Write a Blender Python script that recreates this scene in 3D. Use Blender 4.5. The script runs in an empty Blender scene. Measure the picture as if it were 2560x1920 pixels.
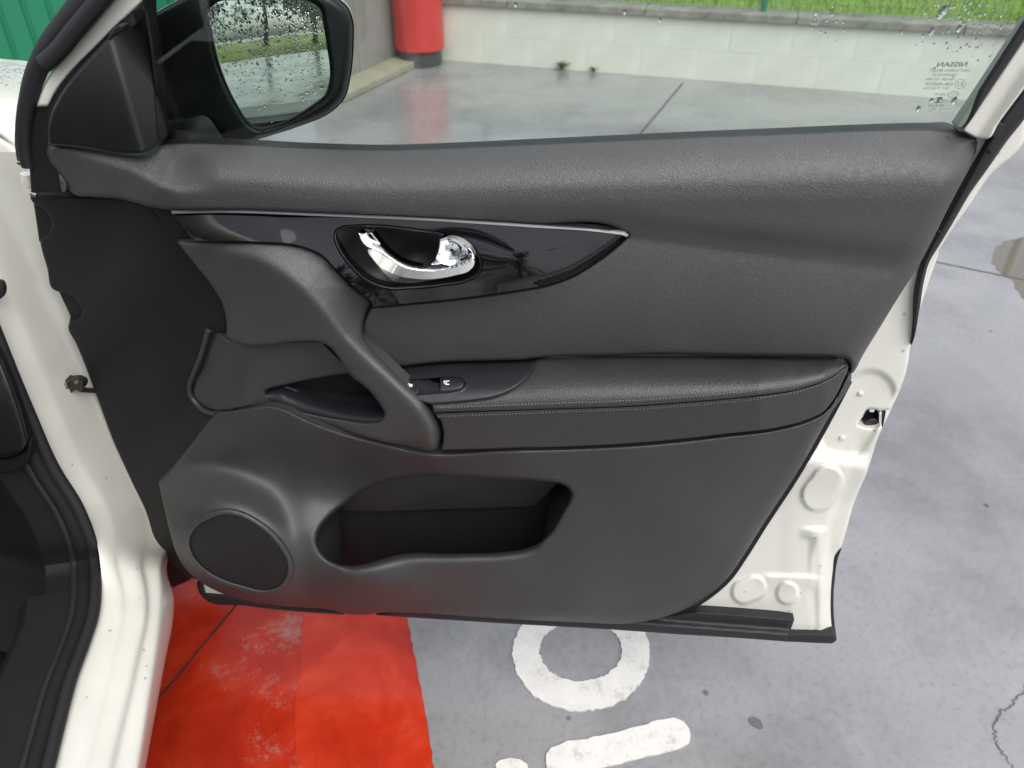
import bpy, bmesh, math, random
import numpy as np
from mathutils import Vector, Matrix
from mathutils.geometry import delaunay_2d_cdt

random.seed(7); rng = np.random.default_rng(7)
S = bpy.context.scene
COL = S.collection
R = math.radians

# ------------------------------------------------------------------ camera
W0, H0 = 2560.0, 1920.0
FPX = 1923.0
PITCH = R(35.0)
CAM_H = 1.36
cam = bpy.data.cameras.new('camera'); camo = bpy.data.objects.new('camera', cam); COL.objects.link(camo)
camo.location = (0, 0, CAM_H); camo.rotation_euler = (R(90) - PITCH, 0, 0)
cam.sensor_width = 36; cam.lens = 36 * FPX / W0
cam.clip_start = 0.02; cam.clip_end = 400
cam.dof.use_dof = True; cam.dof.focus_distance = 1.05; cam.dof.aperture_fstop = 6.0
S.camera = camo

# ------------------------------------------------------------------ world and sun (overcast)
SUN_EL, SUN_AZ = R(58), R(150)      # azimuth clockwise from +Y
w = bpy.data.worlds.new('World'); S.world = w; w.use_nodes = True
nt = w.node_tree; nt.nodes.clear()
sky = nt.nodes.new('ShaderNodeTexSky'); sky.sky_type = 'NISHITA'; sky.sun_disc = False
sky.sun_elevation = SUN_EL; sky.sun_rotation = SUN_AZ; sky.dust_density = 4.0; sky.air_density = 1.0
hs = nt.nodes.new('ShaderNodeHueSaturation'); hs.inputs['Saturation'].default_value = 0.42
bg = nt.nodes.new('ShaderNodeBackground'); bg.inputs['Strength'].default_value = 0.15
wo = nt.nodes.new('ShaderNodeOutputWorld')
nt.links.new(sky.outputs[0], hs.inputs['Color']); nt.links.new(hs.outputs[0], bg.inputs[0]); nt.links.new(bg.outputs[0], wo.inputs[0])
sun = bpy.data.lights.new('sun', 'SUN'); sun.energy = 1.2; sun.angle = R(75); sun.color = (1.0, 0.97, 0.92)
suno = bpy.data.objects.new('sun', sun); COL.objects.link(suno)
sd = Vector((math.sin(SUN_AZ) * math.cos(SUN_EL), math.cos(SUN_AZ) * math.cos(SUN_EL), math.sin(SUN_EL)))
suno.rotation_euler = sd.to_track_quat('Z', 'Y').to_euler()
S.view_settings.view_transform = 'Standard'; S.view_settings.look = 'None'
S.view_settings.gamma = 1; S.view_settings.use_curve_mapping = False
S.view_settings.exposure = 0.75
S.render.engine = 'CYCLES'
S.cycles.use_denoising = True
S.cycles.max_bounces = 8; S.cycles.diffuse_bounces = 4; S.cycles.glossy_bounces = 5
S.cycles.transparent_max_bounces = 12; S.cycles.transmission_bounces = 6
S.cycles.caustics_reflective = False; S.cycles.caustics_refractive = False

# ------------------------------------------------------------------ pixel -> place
def rays(px, py):
    px = np.asarray(px, float); py = np.asarray(py, float)
    X = (px - W0 / 2) / FPX; Y = (H0 / 2 - py) / FPX
    c, s = math.cos(PITCH), math.sin(PITCH)
    return np.stack([X, c + Y * s, -s + Y * c], -1)
CAM = np.array([0, 0, CAM_H])

class Plane:
    """a real plane of the place: point Q, unit normal N towards the viewer's side; d is metres in front of it"""
    def __init__(self, Q, N):
        self.Q = np.array(Q, float); self.N = np.array(N, float) / np.linalg.norm(N)
    def __call__(self, px, py, d=0.0):
        r = rays(px, py)
        t = (self.Q @ self.N + np.asarray(d, float) - CAM @ self.N) / (r @ self.N)
        return CAM + r * t[..., None]
    def local(self):
        z = np.array([0, 0, 1.0]); u = np.cross(z, self.N); u /= np.linalg.norm(u)
        return u, np.cross(self.N, u)

ANG = 0.085
DOOR = Plane((-0.548, 0.892, 0.28), (-math.sin(ANG), -math.cos(ANG), 0))
def GND(px, py, z=0.0):
    r = rays(px, py); t = (np.asarray(z, float) - CAM_H) / r[..., 2]
    return CAM + r * t[..., None]
_q = DOOR(1400.0, 350.0, -0.028)
_a = R(4)
GLASS = Plane(_q, DOOR.N * math.cos(_a) - np.array([0, 0, 1]) * math.sin(_a))

# ------------------------------------------------------------------ materials
def mat(name, base=(.5, .5, .5), rough=.5, metal=0, spec=.5, coat=0, coat_rough=.05):
    m = bpy.data.materials.new(name); m.use_nodes = True
    b = m.node_tree.nodes['Principled BSDF']
    b.inputs['Base Color'].default_value = (*base, 1); b.inputs['Roughness'].default_value = rough
    b.inputs['Metallic'].default_value = metal; b.inputs['Specular IOR Level'].default_value = spec
    b.inputs['Coat Weight'].default_value = coat; b.inputs['Coat Roughness'].default_value = coat_rough
    return m
def N(m, t, **kw):
    n = m.node_tree.nodes.new(t)
    for k, v in kw.items():
        if k in n.inputs.keys(): n.inputs[k].default_value = v
        else: setattr(n, k, v)
    return n
def L(m, a, b): m.node_tree.links.new(a, b)
def BS(m): return m.node_tree.nodes['Principled BSDF']
def coords(m):
    return N(m, 'ShaderNodeTexCoord').outputs['Object']
def ramp(m, src, stops):
    r = N(m, 'ShaderNodeValToRGB'); L(m, src, r.inputs[0])
    e = r.color_ramp.elements
    while len(e) > len(stops): e.remove(e[-1])
    while len(e) < len(stops): e.new(1)
    for el, (p, c) in zip(e, stops):
        el.position = p; el.color = (*c, 1) if len(c) == 3 else c
    return r.outputs[0]
def g(v): return (v, v, v)
def leather(name, base, rough, scale=330, strength=.35, dist=.0006, aniso=(1, 1, 1.8), spec=.5, dust=0.0):
    m = mat(name, base, rough, spec=spec)
    mp = N(m, 'ShaderNodeMapping'); mp.inputs['Scale'].default_value = aniso; L(m, coords(m), mp.inputs[0])
    nz = N(m, 'ShaderNodeTexNoise', Scale=scale * .35, Detail=0.0); L(m, mp.outputs[0], nz.inputs['Vector'])
    mx = N(m, 'ShaderNodeMix', data_type='VECTOR'); mx.inputs[0].default_value = .004
    L(m, mp.outputs[0], mx.inputs[4]); L(m, nz.outputs['Color'], mx.inputs[5])
    v = N(m, 'ShaderNodeTexVoronoi', Scale=scale); v.feature = 'DISTANCE_TO_EDGE'; L(m, mx.outputs[1], v.inputs['Vector'])
    rr = ramp(m, v.outputs['Distance'], [(0, g(0)), (.35, g(1))])
    nf = N(m, 'ShaderNodeTexNoise', Scale=scale * 3.0, Detail=1.0); L(m, coords(m), nf.inputs['Vector'])
    ad = N(m, 'ShaderNodeMath', operation='MULTIPLY_ADD'); L(m, nf.outputs[0], ad.inputs[0]); ad.inputs[1].default_value = .5; L(m, rr, ad.inputs[2])
    bp = N(m, 'ShaderNodeBump', Strength=strength, Distance=dist); L(m, ad.outputs[0], bp.inputs['Height'])
    L(m, bp.outputs[0], BS(m).inputs['Normal'])
    # slow wear / dust variation in gloss and tone
    n2 = N(m, 'ShaderNodeTexNoise', Scale=9.0, Detail=3.0); L(m, coords(m), n2.inputs['Vector'])
    L(m, ramp(m, n2.outputs[0], [(.3, g(rough - .05)), (.7, g(min(1, rough + .06)))]), BS(m).inputs['Roughness'])
    b = np.array(base)
    L(m, ramp(m, n2.outputs[0], [(.3, tuple(b * .92)), (.75, tuple(b * 1.1 + dust))]), BS(m).inputs['Base Color'])
    return m
M = {}
M['soft'] = leather('soft_vinyl', (.043, .0424, .0445), .47, scale=330, strength=.5, dist=.0007, spec=.62)
M['plastic'] = leather('moulded_plastic', (.030, .0293, .0305), .5, spec=.58, scale=420, strength=.3, dist=.0005, aniso=(1, 1, 1))
M['pull'] = leather('grained_plastic', (.043, .0425, .043), .48, spec=.62, scale=420, strength=.4, dist=.0006, aniso=(1, 1, 1))
M['hide'] = leather('armrest_leather', (.024, .0233, .0245), .5, spec=.6, scale=260, strength=.4, dist=.0007, aniso=(1, 1, 1))
M['matte'] = leather('matte_black_plastic', (.0075, .008, .009), .62, scale=500, strength=.1, aniso=(1, 1, 1), spec=.3)
M['sail'] = leather('satin_black_plastic', (.008, .0075, .0085), .36, scale=500, strength=.06, aniso=(1, 1, 1))
M['switchplate'] = leather('switch_plate_plastic', (.014, .0145, .018), .4, scale=600, strength=.05, aniso=(1, 1, 1))
M['black'] = mat('black', (.008, .008, .009), .6, spec=.3)
M['rubber'] = leather('rubber', (.016, .016, .018), .55, scale=600, strength=.06, aniso=(1, 1, 1), spec=.35)
M['gloss'] = mat('piano_black', (.003, .003, .004), .03, spec=.5)
M['chrome'] = mat('chrome', (.86, .87, .88), .04, metal=1)
M['silver'] = mat('satin_silver', (.13, .127, .134), .4, metal=.6)
M['steel'] = mat('dull_steel', (.3, .29, .28), .35, metal=1)
M['iron'] = mat('dark_iron', (.06, .055, .05), .4, metal=.8)
M['ink'] = mat('white_print', (.8, .8, .8), .5)
M['etch'] = mat('glass_print', (.09, .12, .105), .7)
M['thread'] = mat('grey_thread', (.09, .086, .082), .75)
M['hollow'] = mat('pocket_shade_black', (.012, .011, .012), .6, spec=.3)  # near-black base paints in the shade inside the narrow map pocket
M['mirror_black'] = leather('mirror_housing_plastic', (.009, .010, .014), .38, scale=500, strength=.06, aniso=(1, 1, 1))
M['mirror'] = mat('mirror_silver', (.80, .84, .82), .02, metal=1)
M['hide'].node_tree.nodes['Principled BSDF'].inputs['Coat Weight'].default_value = .08

def car_paint():
    m = mat('pearl_white_paint', (.8, .79, .72), .32, coat=.7, coat_rough=.04)
    n = N(m, 'ShaderNodeTexNoise', Scale=14.0, Detail=6.0); L(m, coords(m), n.inputs['Vector'])
    L(m, ramp(m, n.outputs[0], [(.25, (.575, .572, .52)), (.6, (.63, .628, .575))]), BS(m).inputs['Base Color'])
    sp = N(m, 'ShaderNodeTexVoronoi', Scale=26.0); L(m, coords(m), sp.inputs['Vector'])   # few grit specks
    k = ramp(m, sp.outputs['Distance'], [(.045, g(.25)), (.07, g(1))])
    mu = N(m, 'ShaderNodeMix', data_type='RGBA', blend_type='MULTIPLY'); mu.inputs[0].default_value = .55
    src = BS(m).inputs['Base Color'].links[0].from_socket
    L(m, src, mu.inputs[6]); L(m, k, mu.inputs[7]); L(m, mu.outputs[2], BS(m).inputs['Base Color'])
    return m
M['paint'] = car_paint()

def thin_glass():
    m = bpy.data.materials.new('tinted_window_glass'); m.use_nodes = True; t = m.node_tree; t.nodes.clear()
    o = t.nodes.new('ShaderNodeOutputMaterial'); mx = t.nodes.new('ShaderNodeMixShader')
    tr = t.nodes.new('ShaderNodeBsdfTransparent'); tr.inputs[0].default_value = (.875, .92, .89, 1)
    gl = t.nodes.new('ShaderNodeBsdfGlossy'); gl.inputs['Roughness'].default_value = .01
    fr = t.nodes.new('ShaderNodeFresnel'); fr.inputs['IOR'].default_value = 1.52
    t.links.new(fr.outputs[0], mx.inputs[0]); t.links.new(tr.outputs[0], mx.inputs[1]); t.links.new(gl.outputs[0], mx.inputs[2])
    t.links.new(mx.outputs[0], o.inputs[0]); return m
M['glass'] = thin_glass()
def water():
    m = mat('water', (1, 1, 1), .02); b = BS(m); b.inputs['Transmission Weight'].default_value = 1; b.inputs['IOR'].default_value = 1.33
    return m
M['water'] = water()

def grille_mat():
    m = mat('speaker_mesh', (.012, .011, .012), .6, spec=.25)
    u, v = DOOR.local()
    tc = coords(m)
    rt = N(m, 'ShaderNodeMapping'); rt.inputs['Rotation'].default_value = (R(90), 0, 0); r0 = N(m, 'ShaderNodeMapping'); r0.inputs['Rotation'].default_value = (0, 0, ANG); L(m, tc, r0.inputs[0]); L(m, r0.outputs[0], rt.inputs[0])
    hx = N(m, 'ShaderNodeTexVoronoi', Scale=300.0, Randomness=0.0, voronoi_dimensions='2D'); L(m, rt.outputs[0], hx.inputs['Vector'])
    k = ramp(m, hx.outputs['Distance'], [(.25, g(0)), (.5, g(1))])
    bp = N(m, 'ShaderNodeBump', Strength=.4, Distance=.0006); L(m, k, bp.inputs['Height']); L(m, bp.outputs[0], BS(m).inputs['Normal'])
    L(m, ramp(m, hx.outputs['Distance'], [(.2, g(.004)), (.5, (.015, .0137, .015))]), BS(m).inputs['Base Color'])
    return m
M['grille'] = grille_mat()

# ------------------------------------------------------------------ object helpers
def obj(name, verts, faces, material, parent=None, smooth=True, sharp=None):
    me = bpy.data.meshes.new(name)
    me.from_pydata([tuple(map(float, v)) for v in verts], [], [tuple(int(i) for i in f) for f in faces])
    if smooth: me.polygons.foreach_set('use_smooth', [True] * len(me.polygons))
    me.materials.append(material); me.update()
    o = bpy.data.objects.new(name, me); COL.objects.link(o)
    if parent is not None: attach(o, parent)
    if sharp is not None: me.set_sharp_from_angle(angle=R(sharp))
    return o
def world_mat(o):
    m = Matrix.LocRotScale(o.location, o.rotation_euler, o.scale)
    return world_mat(o.parent) @ o.matrix_parent_inverse @ m if o.parent else m
def attach(o, parent):
    o.parent = parent; o.matrix_parent_inverse = world_mat(parent).inverted()
def empty(name, loc, label, cat, group=None):
    o = bpy.data.objects.new(name, None); COL.objects.link(o); o.location = loc; o.empty_display_size = .1
    return tag(o, label, cat, group)
def tag(o, label=None, cat=None, group=None, kind=None):
    for k, v in (('label', label), ('category', cat), ('group', group), ('kind', kind)):
        if v: o[k] = v
    return o

def curve(pts, step=6.0, closed=True):
    P = [np.array(p[:2], float) for p in pts]; C = [len(p) > 2 for p in pts]; n = len(P); out = []
    def tan(i, fwd):
        a, b, c = P[(i - 1) % n], P[i], P[(i + 1) % n]
        if C[i] or (not closed and i in (0, n - 1)): return None
        l1, l2 = np.linalg.norm(b - a) + 1e-9, np.linalg.norm(c - b) + 1e-9
        return ((b - a) / l1 * l2 + (c - b) / l2 * l1) / (l1 + l2)
    for i in range(n if closed else n - 1):
        j = (i + 1) % n; d = P[j] - P[i]; l = np.linalg.norm(d)
        t1, t2 = tan(i, 1), tan(j, 0)
        if t1 is None: t1 = d / (l + 1e-9) if t2 is None else (1.5 * d / (l + 1e-9) - .5 * t2)
        if t2 is None: t2 = 1.5 * d / (l + 1e-9) - .5 * t1
        k = max(1, int(round(l / step)))
        for s in range(k):
            t = s / k
            out.append((2 * t**3 - 3 * t**2 + 1) * P[i] + (t**3 - 2 * t**2 + t) * l * t1 + (-2 * t**3 + 3 * t**2) * P[j] + (t**3 - t**2) * l * t2)
    if not closed: out.append(P[-1])
    return np.array(out)
def inside(pts, poly):
    x, y = pts[:, 0], pts[:, 1]; r = np.zeros(len(pts), bool)
    x1, y1 = poly[:, 0], poly[:, 1]; x2, y2 = np.roll(x1, -1), np.roll(y1, -1)
    for a, b, c, d in zip(x1, y1, x2, y2):
        if b == d: continue
        r ^= ((b > y) != (d > y)) & (x < (c - a) * (y - b) / (d - b) + a)
    return r
def area(p): return .5 * np.sum(p[:, 0] * np.roll(p[:, 1], -1) - np.roll(p[:, 0], -1) * p[:, 1])
def dist_to(pts, poly):
    a = poly; b = np.roll(poly, -1, 0); best = np.full(len(pts), 1e9); idx = np.zeros(len(pts), int)
    for k in range(len(a)):
        ab = b[k] - a[k]; l = ab @ ab + 1e-12
        t = np.clip(((pts - a[k]) @ ab) / l, 0, 1)
        dd = np.hypot(*(pts - (a[k] + t[:, None] * ab)).T)
        m = dd < best; best[m] = dd[m]; idx[m] = k
    return best, idx
def TP(ctrl, smooth=1e-5):
    c = np.array(ctrl, float); X = c[:, :2] / 1000; n = len(X)
    def phi(r2): return np.where(r2 > 1e-12, r2 * np.log(r2 + 1e-20), 0)
    K = phi(((X[:, None] - X[None]) ** 2).sum(-1)) + np.eye(n) * smooth
    Pm = np.hstack([np.ones((n, 1)), X]); A = np.zeros((n + 3, n + 3)); A[:n, :n] = K; A[:n, n:] = Pm; A[n:, :n] = Pm.T
    wv = np.linalg.solve(A, np.concatenate([c[:, 2], np.zeros(3)]))
    def f(x, y):
        Q = np.stack([np.asarray(x, float), np.asarray(y, float)], -1) / 1000
        return phi(((Q[:, None] - X[None]) ** 2).sum(-1)) @ wv[:n] + wv[n] + Q @ wv[n + 1:]
    return f

def panel(name, outline, depth, material, parent, plane=DOOR, grid=9.0, r=7.0, drop=.004, skirt=.02, holes=(), hole_edges=None, edge=None, profile='round', raw=False, hole_skirt=True):
    """a moulded sheet on a plane of the door: smooth outline, relief depth(x, y) in metres, rolled edges, and side walls"""
    loops = [curve(outline, min(6, grid * .7)) if not raw else np.array(outline, float)]
    loops += [curve(h, min(6, grid * .7)) for h in holes]
    for i, l in enumerate(loops):
        ar = area(l)
        if (i == 0 and ar < 0) or (i > 0 and ar > 0): loops[i] = l[::-1].copy()
    Rr, Dd, allb, rings = [], [], [], []
    for i, l in enumerate(loops):
        e = edge if i == 0 else (hole_edges[i - 1] if hole_edges else None)
        rr = np.full(len(l), float(r)); dd = np.full(len(l), float(drop))
        if e is not None:
            for k, (x, y) in enumerate(l): rr[k], dd[k] = e(x, y)
            for _ in range(6):
                rr = (np.roll(rr, 1) + rr * 2 + np.roll(rr, -1)) / 4; dd = (np.roll(dd, 1) + dd * 2 + np.roll(dd, -1)) / 4
        Rr.append(rr); Dd.append(dd)
        t = np.roll(l, -1, 0) - np.roll(l, 1, 0); t /= np.linalg.norm(t, axis=1)[:, None] + 1e-9
        nrm = np.stack([-t[:, 1], t[:, 0]], -1)
        for fct in ((.12, .35, .65, 1.0) if r > 0 else ()):
            rings.append(np.column_stack([l + nrm * (rr * fct)[:, None], rr * fct]))
    def field(p):
        best = np.full(len(p), 1e9); R_ = np.ones(len(p)); D_ = np.zeros(len(p))
        for l, rr, dd in zip(loops, Rr, Dd):
            b, k = dist_to(p, l); m = b < best; best[m] = b[m]; R_[m] = rr[k[m]]; D_[m] = dd[k[m]]
        return best, R_, D_
    rp = np.vstack(rings) if rings else np.zeros((0, 3))
    b, R_, D_ = field(rp[:, :2]); ok = (b > rp[:, 2] * .9) & inside(rp[:, :2], loops[0])
    for h in loops[1:]: ok &= ~inside(rp[:, :2], h)
    rp = rp[ok][:, :2]
    # thin ring points that nearly coincide
    key = np.round(rp / max(.3, min(2.2, r * .3))).astype(int); _, ui = np.unique(key, axis=0, return_index=True); rp = rp[ui]
    lo, hi = loops[0].min(0), loops[0].max(0)
    gx, gy = np.meshgrid(np.arange(lo[0], hi[0], grid), np.arange(lo[1], hi[1], grid * .866))
    gx[1::2] += grid / 2
    gp = np.column_stack([gx.ravel(), gy.ravel()])
    ok = inside(gp, loops[0])
    for h in loops[1:]: ok &= ~inside(gp, h)
    gp = gp[ok]; b, R_, D_ = field(gp); gp = gp[b > R_ + grid * .45]
    pts = []; edges = []
    for l in loops:
        s = len(pts); pts += l.tolist(); edges += [(s + k, s + (k + 1) % len(l)) for k in range(len(l))]
    nb = len(pts)
    pts += rp.tolist() + gp.tolist()
    vo, eo, fo, *_ = delaunay_2d_cdt([Vector(p) for p in pts], edges, [], 0, 1e-4)
    V = np.array([(v.x, v.y) for v in vo]); F = np.array([f for f in fo])
    ce = V[F].mean(1); ok = inside(ce, loops[0])
    for h in loops[1:]: ok &= ~inside(ce, h)
    F = F[ok]
    d = depth(V[:, 0], V[:, 1]) if callable(depth) else np.full(len(V), float(depth))
    b, R_, D_ = field(V)
    q = np.clip(1 - b / np.maximum(R_, 1e-3), 0, 1)
    d = d - D_ * ((1 - np.sqrt(np.clip(1 - q * q, 0, 1))) if profile == 'round' else q)
    X = plane(V[:, 0], V[:, 1], d)
    # triangles are counter-clockwise in image (y down) => flip to face the viewer
    a3 = np.cross(X[F[:, 1]] - X[F[:, 0]], X[F[:, 2]] - X[F[:, 0]]); vw = CAM - X[F[:, 0]]
    fl = (a3 * vw).sum(1) < 0; F[fl] = F[fl][:, ::-1]
    verts = X.tolist(); faces = F.tolist()
    if skirt:
        cnt = {}
        for f in faces:
            for i in range(3):
                e = (f[i], f[(i + 1) % 3]); cnt[e] = 1
        bd = [e for e in cnt if (e[1], e[0]) not in cnt]
        if not hole_skirt:
            ok_, _ = dist_to(V, loops[0]); bd = [e for e in bd if ok_[e[0]] < 1]
        top, bot = {}, {}
        for e in bd:
            for v in e:
                if v not in top:
                    top[v] = len(verts); verts.append(verts[v]); bot[v] = len(verts); verts.append((X[v] - plane.N * skirt).tolist())
            faces.append((top[e[1]], top[e[0]], bot[e[0]], bot[e[1]]))
    return obj(name, verts, faces, material, parent)

def tube(name, pts, rad, material, parent=None, seg=10, closed=False, flat=None):
    P = np.array(pts, float); n = len(P); rad = np.full(n, rad) if np.isscalar(rad) else np.array(rad)
    T = np.gradient(P, axis=0) if not closed else np.roll(P, -1, 0) - np.roll(P, 1, 0)
    T /= np.linalg.norm(T, axis=1)[:, None]
    up = np.array([0, 0, 1.0]) if abs(T[0][2]) < .9 else np.array([1.0, 0, 0])
    a = np.cross(T[0], up); a /= np.linalg.norm(a); V = []
    for i in range(n):
        a = a - T[i] * (a @ T[i]); a /= np.linalg.norm(a); b = np.cross(T[i], a)
        for k in range(seg):
            th = 2 * math.pi * k / seg; V.append(P[i] + rad[i] * (math.cos(th) * a + math.sin(th) * b))
    F = []
    for i in range(n if closed else n - 1):
        j = (i + 1) % n
        for k in range(seg): F.append((i * seg + k, i * seg + (k + 1) % seg, j * seg + (k + 1) % seg, j * seg + k))
    if not closed: F += [tuple(range(seg))[::-1], tuple(range((n - 1) * seg, n * seg))]
    return obj(name, V, F, material, parent, sharp=50)
def loft(name, lines, material, parent=None, sharp=40, n=40, closed=False):
    rows = []
    for l in lines:
        l = np.array(l, float); s = np.concatenate([[0], np.cumsum(np.linalg.norm(np.diff(l, axis=0), axis=1))]); s /= s[-1]
        q = np.linspace(0, 1, n); rows.append(np.column_stack([np.interp(q, s, l[:, k]) for k in range(3)]))
    V = np.vstack(rows); F = []
    m = len(rows)
    for i in range(m - 1 if not closed else m):
        j = (i + 1) % m
        for k in range(n - 1): F.append((i * n + k, i * n + k + 1, j * n + k + 1, j * n + k))
    return obj(name, V, F, material, parent, sharp=sharp)
def box(name, lo, hi, material, parent=None, bev=.0, rotz=0, at=(0, 0, 0)):
    bm = bmesh.new(); bmesh.ops.create_cube(bm, size=1)
    lo, hi = np.array(lo), np.array(hi)
    for v in bm.verts: v.co = Vector((lo + (np.array(v.co) + .5) * (hi - lo)).tolist())
    if bev: bmesh.ops.bevel(bm, geom=bm.edges[:], offset=bev, segments=2, affect='EDGES', profile=.6)
    me = bpy.data.meshes.new(name); bm.to_mesh(me); bm.free(); me.materials.append(material)
    o = bpy.data.objects.new(name, me); COL.objects.link(o)
    o.location = at; o.rotation_euler = (0, 0, rotz)
    if parent is not None: attach(o, parent)
    return o

# ================================================================== THE SETTING
def concrete():
    m = mat('wet_concrete', (.3, .3, .31), .4, coat=.2, coat_rough=.22)
    c = coords(m)
    n1 = N(m, 'ShaderNodeTexNoise', Scale=.9, Detail=6.0, Roughness=.6); L(m, c, n1.inputs['Vector'])
    n2 = N(m, 'ShaderNodeTexNoise', Scale=70.0, Detail=4.0, Roughness=.75); L(m, c, n2.inputs['Vector'])
    n3 = N(m, 'ShaderNodeTexNoise', Scale=2.2, Detail=5.0, Roughness=.7); L(m, c, n3.inputs['Vector'])
    base = ramp(m, n1.outputs[0], [(.3, (.195, .198, .206)), (.5, (.245, .248, .256)), (.72, (.295, .295, .297))])
    fine = ramp(m, n2.outputs[0], [(.28, g(.8)), (.5, g(1)), (.75, g(1.0))])
    mid = ramp(m, n3.outputs[0], [(.35, g(.74)), (.5, g(.95)), (.75, g(1.05))])
    a = N(m, 'ShaderNodeMix', data_type='RGBA', blend_type='MULTIPLY'); a.inputs[0].default_value = 1; L(m, base, a.inputs[6]); L(m, fine, a.inputs[7])
    b = N(m, 'ShaderNodeMix', data_type='RGBA', blend_type='MULTIPLY'); b.inputs[0].default_value = 1; L(m, a.outputs[2], b.inputs[6]); L(m, mid, b.inputs[7])
    # small dark pits and stains
    sp = N(m, 'ShaderNodeTexVoronoi', Scale=7.0); L(m, c, sp.inputs['Vector'])
    pit = ramp(m, sp.outputs['Distance'], [(.03, g(.3)), (.06, g(1))])
    p = N(m, 'ShaderNodeMix', data_type='RGBA', blend_type='MULTIPLY'); p.inputs[0].default_value = .8; L(m, b.outputs[2], p.inputs[6]); L(m, pit, p.inputs[7])
    # brown stain patches where dirt has settled
    n4 = N(m, 'ShaderNodeTexNoise', Scale=.55, Detail=3.0); mp = N(m, 'ShaderNodeMapping'); mp.inputs['Location'].default_value = (3.1, 7.7, 0); L(m, c, mp.inputs[0]); L(m, mp.outputs[0], n4.inputs['Vector'])
    st = N(m, 'ShaderNodeMix', data_type='RGBA'); L(m, ramp(m, n4.outputs[0], [(.62, g(0)), (.7, g(.55))]), st.inputs[0]); L(m, p.outputs[2], st.inputs[6]); st.inputs[7].default_value = (.2, .17, .13, 1)
    L(m, st.outputs[2], BS(m).inputs['Base Color'])
    wet = N(m, 'ShaderNodeTexNoise', Scale=1.3, Detail=5.0, Roughness=.62, Distortion=.6); mp2 = N(m, 'ShaderNodeMapping'); mp2.inputs['Location'].default_value = (11, 2, 5); L(m, c, mp2.inputs[0]); L(m, mp2.outputs[0], wet.inputs['Vector'])
    L(m, ramp(m, wet.outputs[0], [(.40, g(.06)), (.5, g(.16)), (.62, g(.36))]), BS(m).inputs['Roughness'])
    bp = N(m, 'ShaderNodeBump', Strength=.16, Distance=.002); L(m, n2.outputs[0], bp.inputs['Height']); L(m, bp.outputs[0], BS(m).inputs['Normal'])
    return m
M['concrete'] = concrete()
def red_paint():
    m = mat('red_floor_paint', (.5, .02, .01), .3)
    c = coords(m)
    n1 = N(m, 'ShaderNodeTexNoise', Scale=3.5, Detail=7.0, Roughness=.7); L(m, c, n1.inputs['Vector'])
    n2 = N(m, 'ShaderNodeTexNoise', Scale=90.0, Detail=6.0, Roughness=.8); L(m, c, n2.inputs['Vector'])
    n3 = N(m, 'ShaderNodeTexNoise', Scale=7.0, Detail=6.0, Roughness=.65, Distortion=.4); L(m, c, n3.inputs['Vector'])
    col = ramp(m, n3.outputs[0], [(.34, (.27, .014, .005)), (.5, (.36, .021, .006)), (.7, (.45, .045, .018))])
    s = N(m, 'ShaderNodeMath', operation='MULTIPLY_ADD'); L(m, n2.outputs[0], s.inputs[0]); s.inputs[1].default_value = .45; L(m, n1.outputs[0], s.inputs[2])
    worn = ramp(m, s.outputs[0], [(.80, g(0)), (.9, g(.62))])
    mx = N(m, 'ShaderNodeMix', data_type='RGBA'); L(m, worn, mx.inputs[0]); L(m, col, mx.inputs[6]); mx.inputs[7].default_value = (.26, .2, .19, 1)
    sp = N(m, 'ShaderNodeTexVoronoi', Scale=11.0); L(m, c, sp.inputs['Vector'])
    pit = ramp(m, sp.outputs['Distance'], [(.035, g(.25)), (.06, g(1))])
    p = N(m, 'ShaderNodeMix', data_type='RGBA', blend_type='MULTIPLY'); p.inputs[0].default_value = .9; L(m, mx.outputs[2], p.inputs[6]); L(m, pit, p.inputs[7])
    L(m, p.outputs[2], BS(m).inputs['Base Color'])
    L(m, ramp(m, n1.outputs[0], [(.35, g(.06)), (.6, g(.3))]), BS(m).inputs['Roughness'])
    bp = N(m, 'ShaderNodeBump', Strength=.3, Distance=.004); L(m, n3.outputs[0], bp.inputs['Height']); L(m, bp.outputs[0], BS(m).inputs['Normal'])
    return m
M['red_paint'] = red_paint()
def marking():
    m = mat('white_road_paint', (.78, .77, .74), .6)
    c = coords(m)
    n1 = N(m, 'ShaderNodeTexNoise', Scale=160.0, Detail=6.0, Roughness=.75); L(m, c, n1.inputs['Vector'])
    n2 = N(m, 'ShaderNodeTexNoise', Scale=22.0, Detail=5.0); L(m, c, n2.inputs['Vector'])
    s = N(m, 'ShaderNodeMath', operation='MULTIPLY'); L(m, n1.outputs[0], s.inputs[0]); L(m, n2.outputs[0], s.inputs[1])
    L(m, ramp(m, s.outputs[0], [(.12, (.36, .35, .33)), (.2, (.58, .57, .545)), (.4, (.66, .65, .625))]), BS(m).inputs['Base Color'])
    bp = N(m, 'ShaderNodeBump', Strength=.4, Distance=.003); L(m, n1.outputs[0], bp.inputs['Height']); L(m, bp.outputs[0], BS(m).inputs['Normal'])
    return m
M['marking'] = marking()
def speckle(name, a, b, scale=30, rough=.8, bump=.3, dist=.004, detail=6.0):
    m = mat(name, a, rough); c = coords(m)
    n = N(m, 'ShaderNodeTexNoise', Scale=float(scale), Detail=detail, Roughness=.65); L(m, c, n.inputs['Vector'])
    L(m, ramp(m, n.outputs[0], [(.3, a), (.7, b)]), BS(m).inputs['Base Color'])
    bp = N(m, 'ShaderNodeBump', Strength=bump, Distance=dist); L(m, n.outputs[0], bp.inputs['Height']); L(m, bp.outputs[0], BS(m).inputs['Normal'])
    return m
M['block'] = speckle('white_painted_block', (.60, .60, .545), (.75, .75, .69), 2.2)
M['cap'] = speckle('weathered_coping', (.13, .125, .105), (.30, .29, .255), 12)
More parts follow.
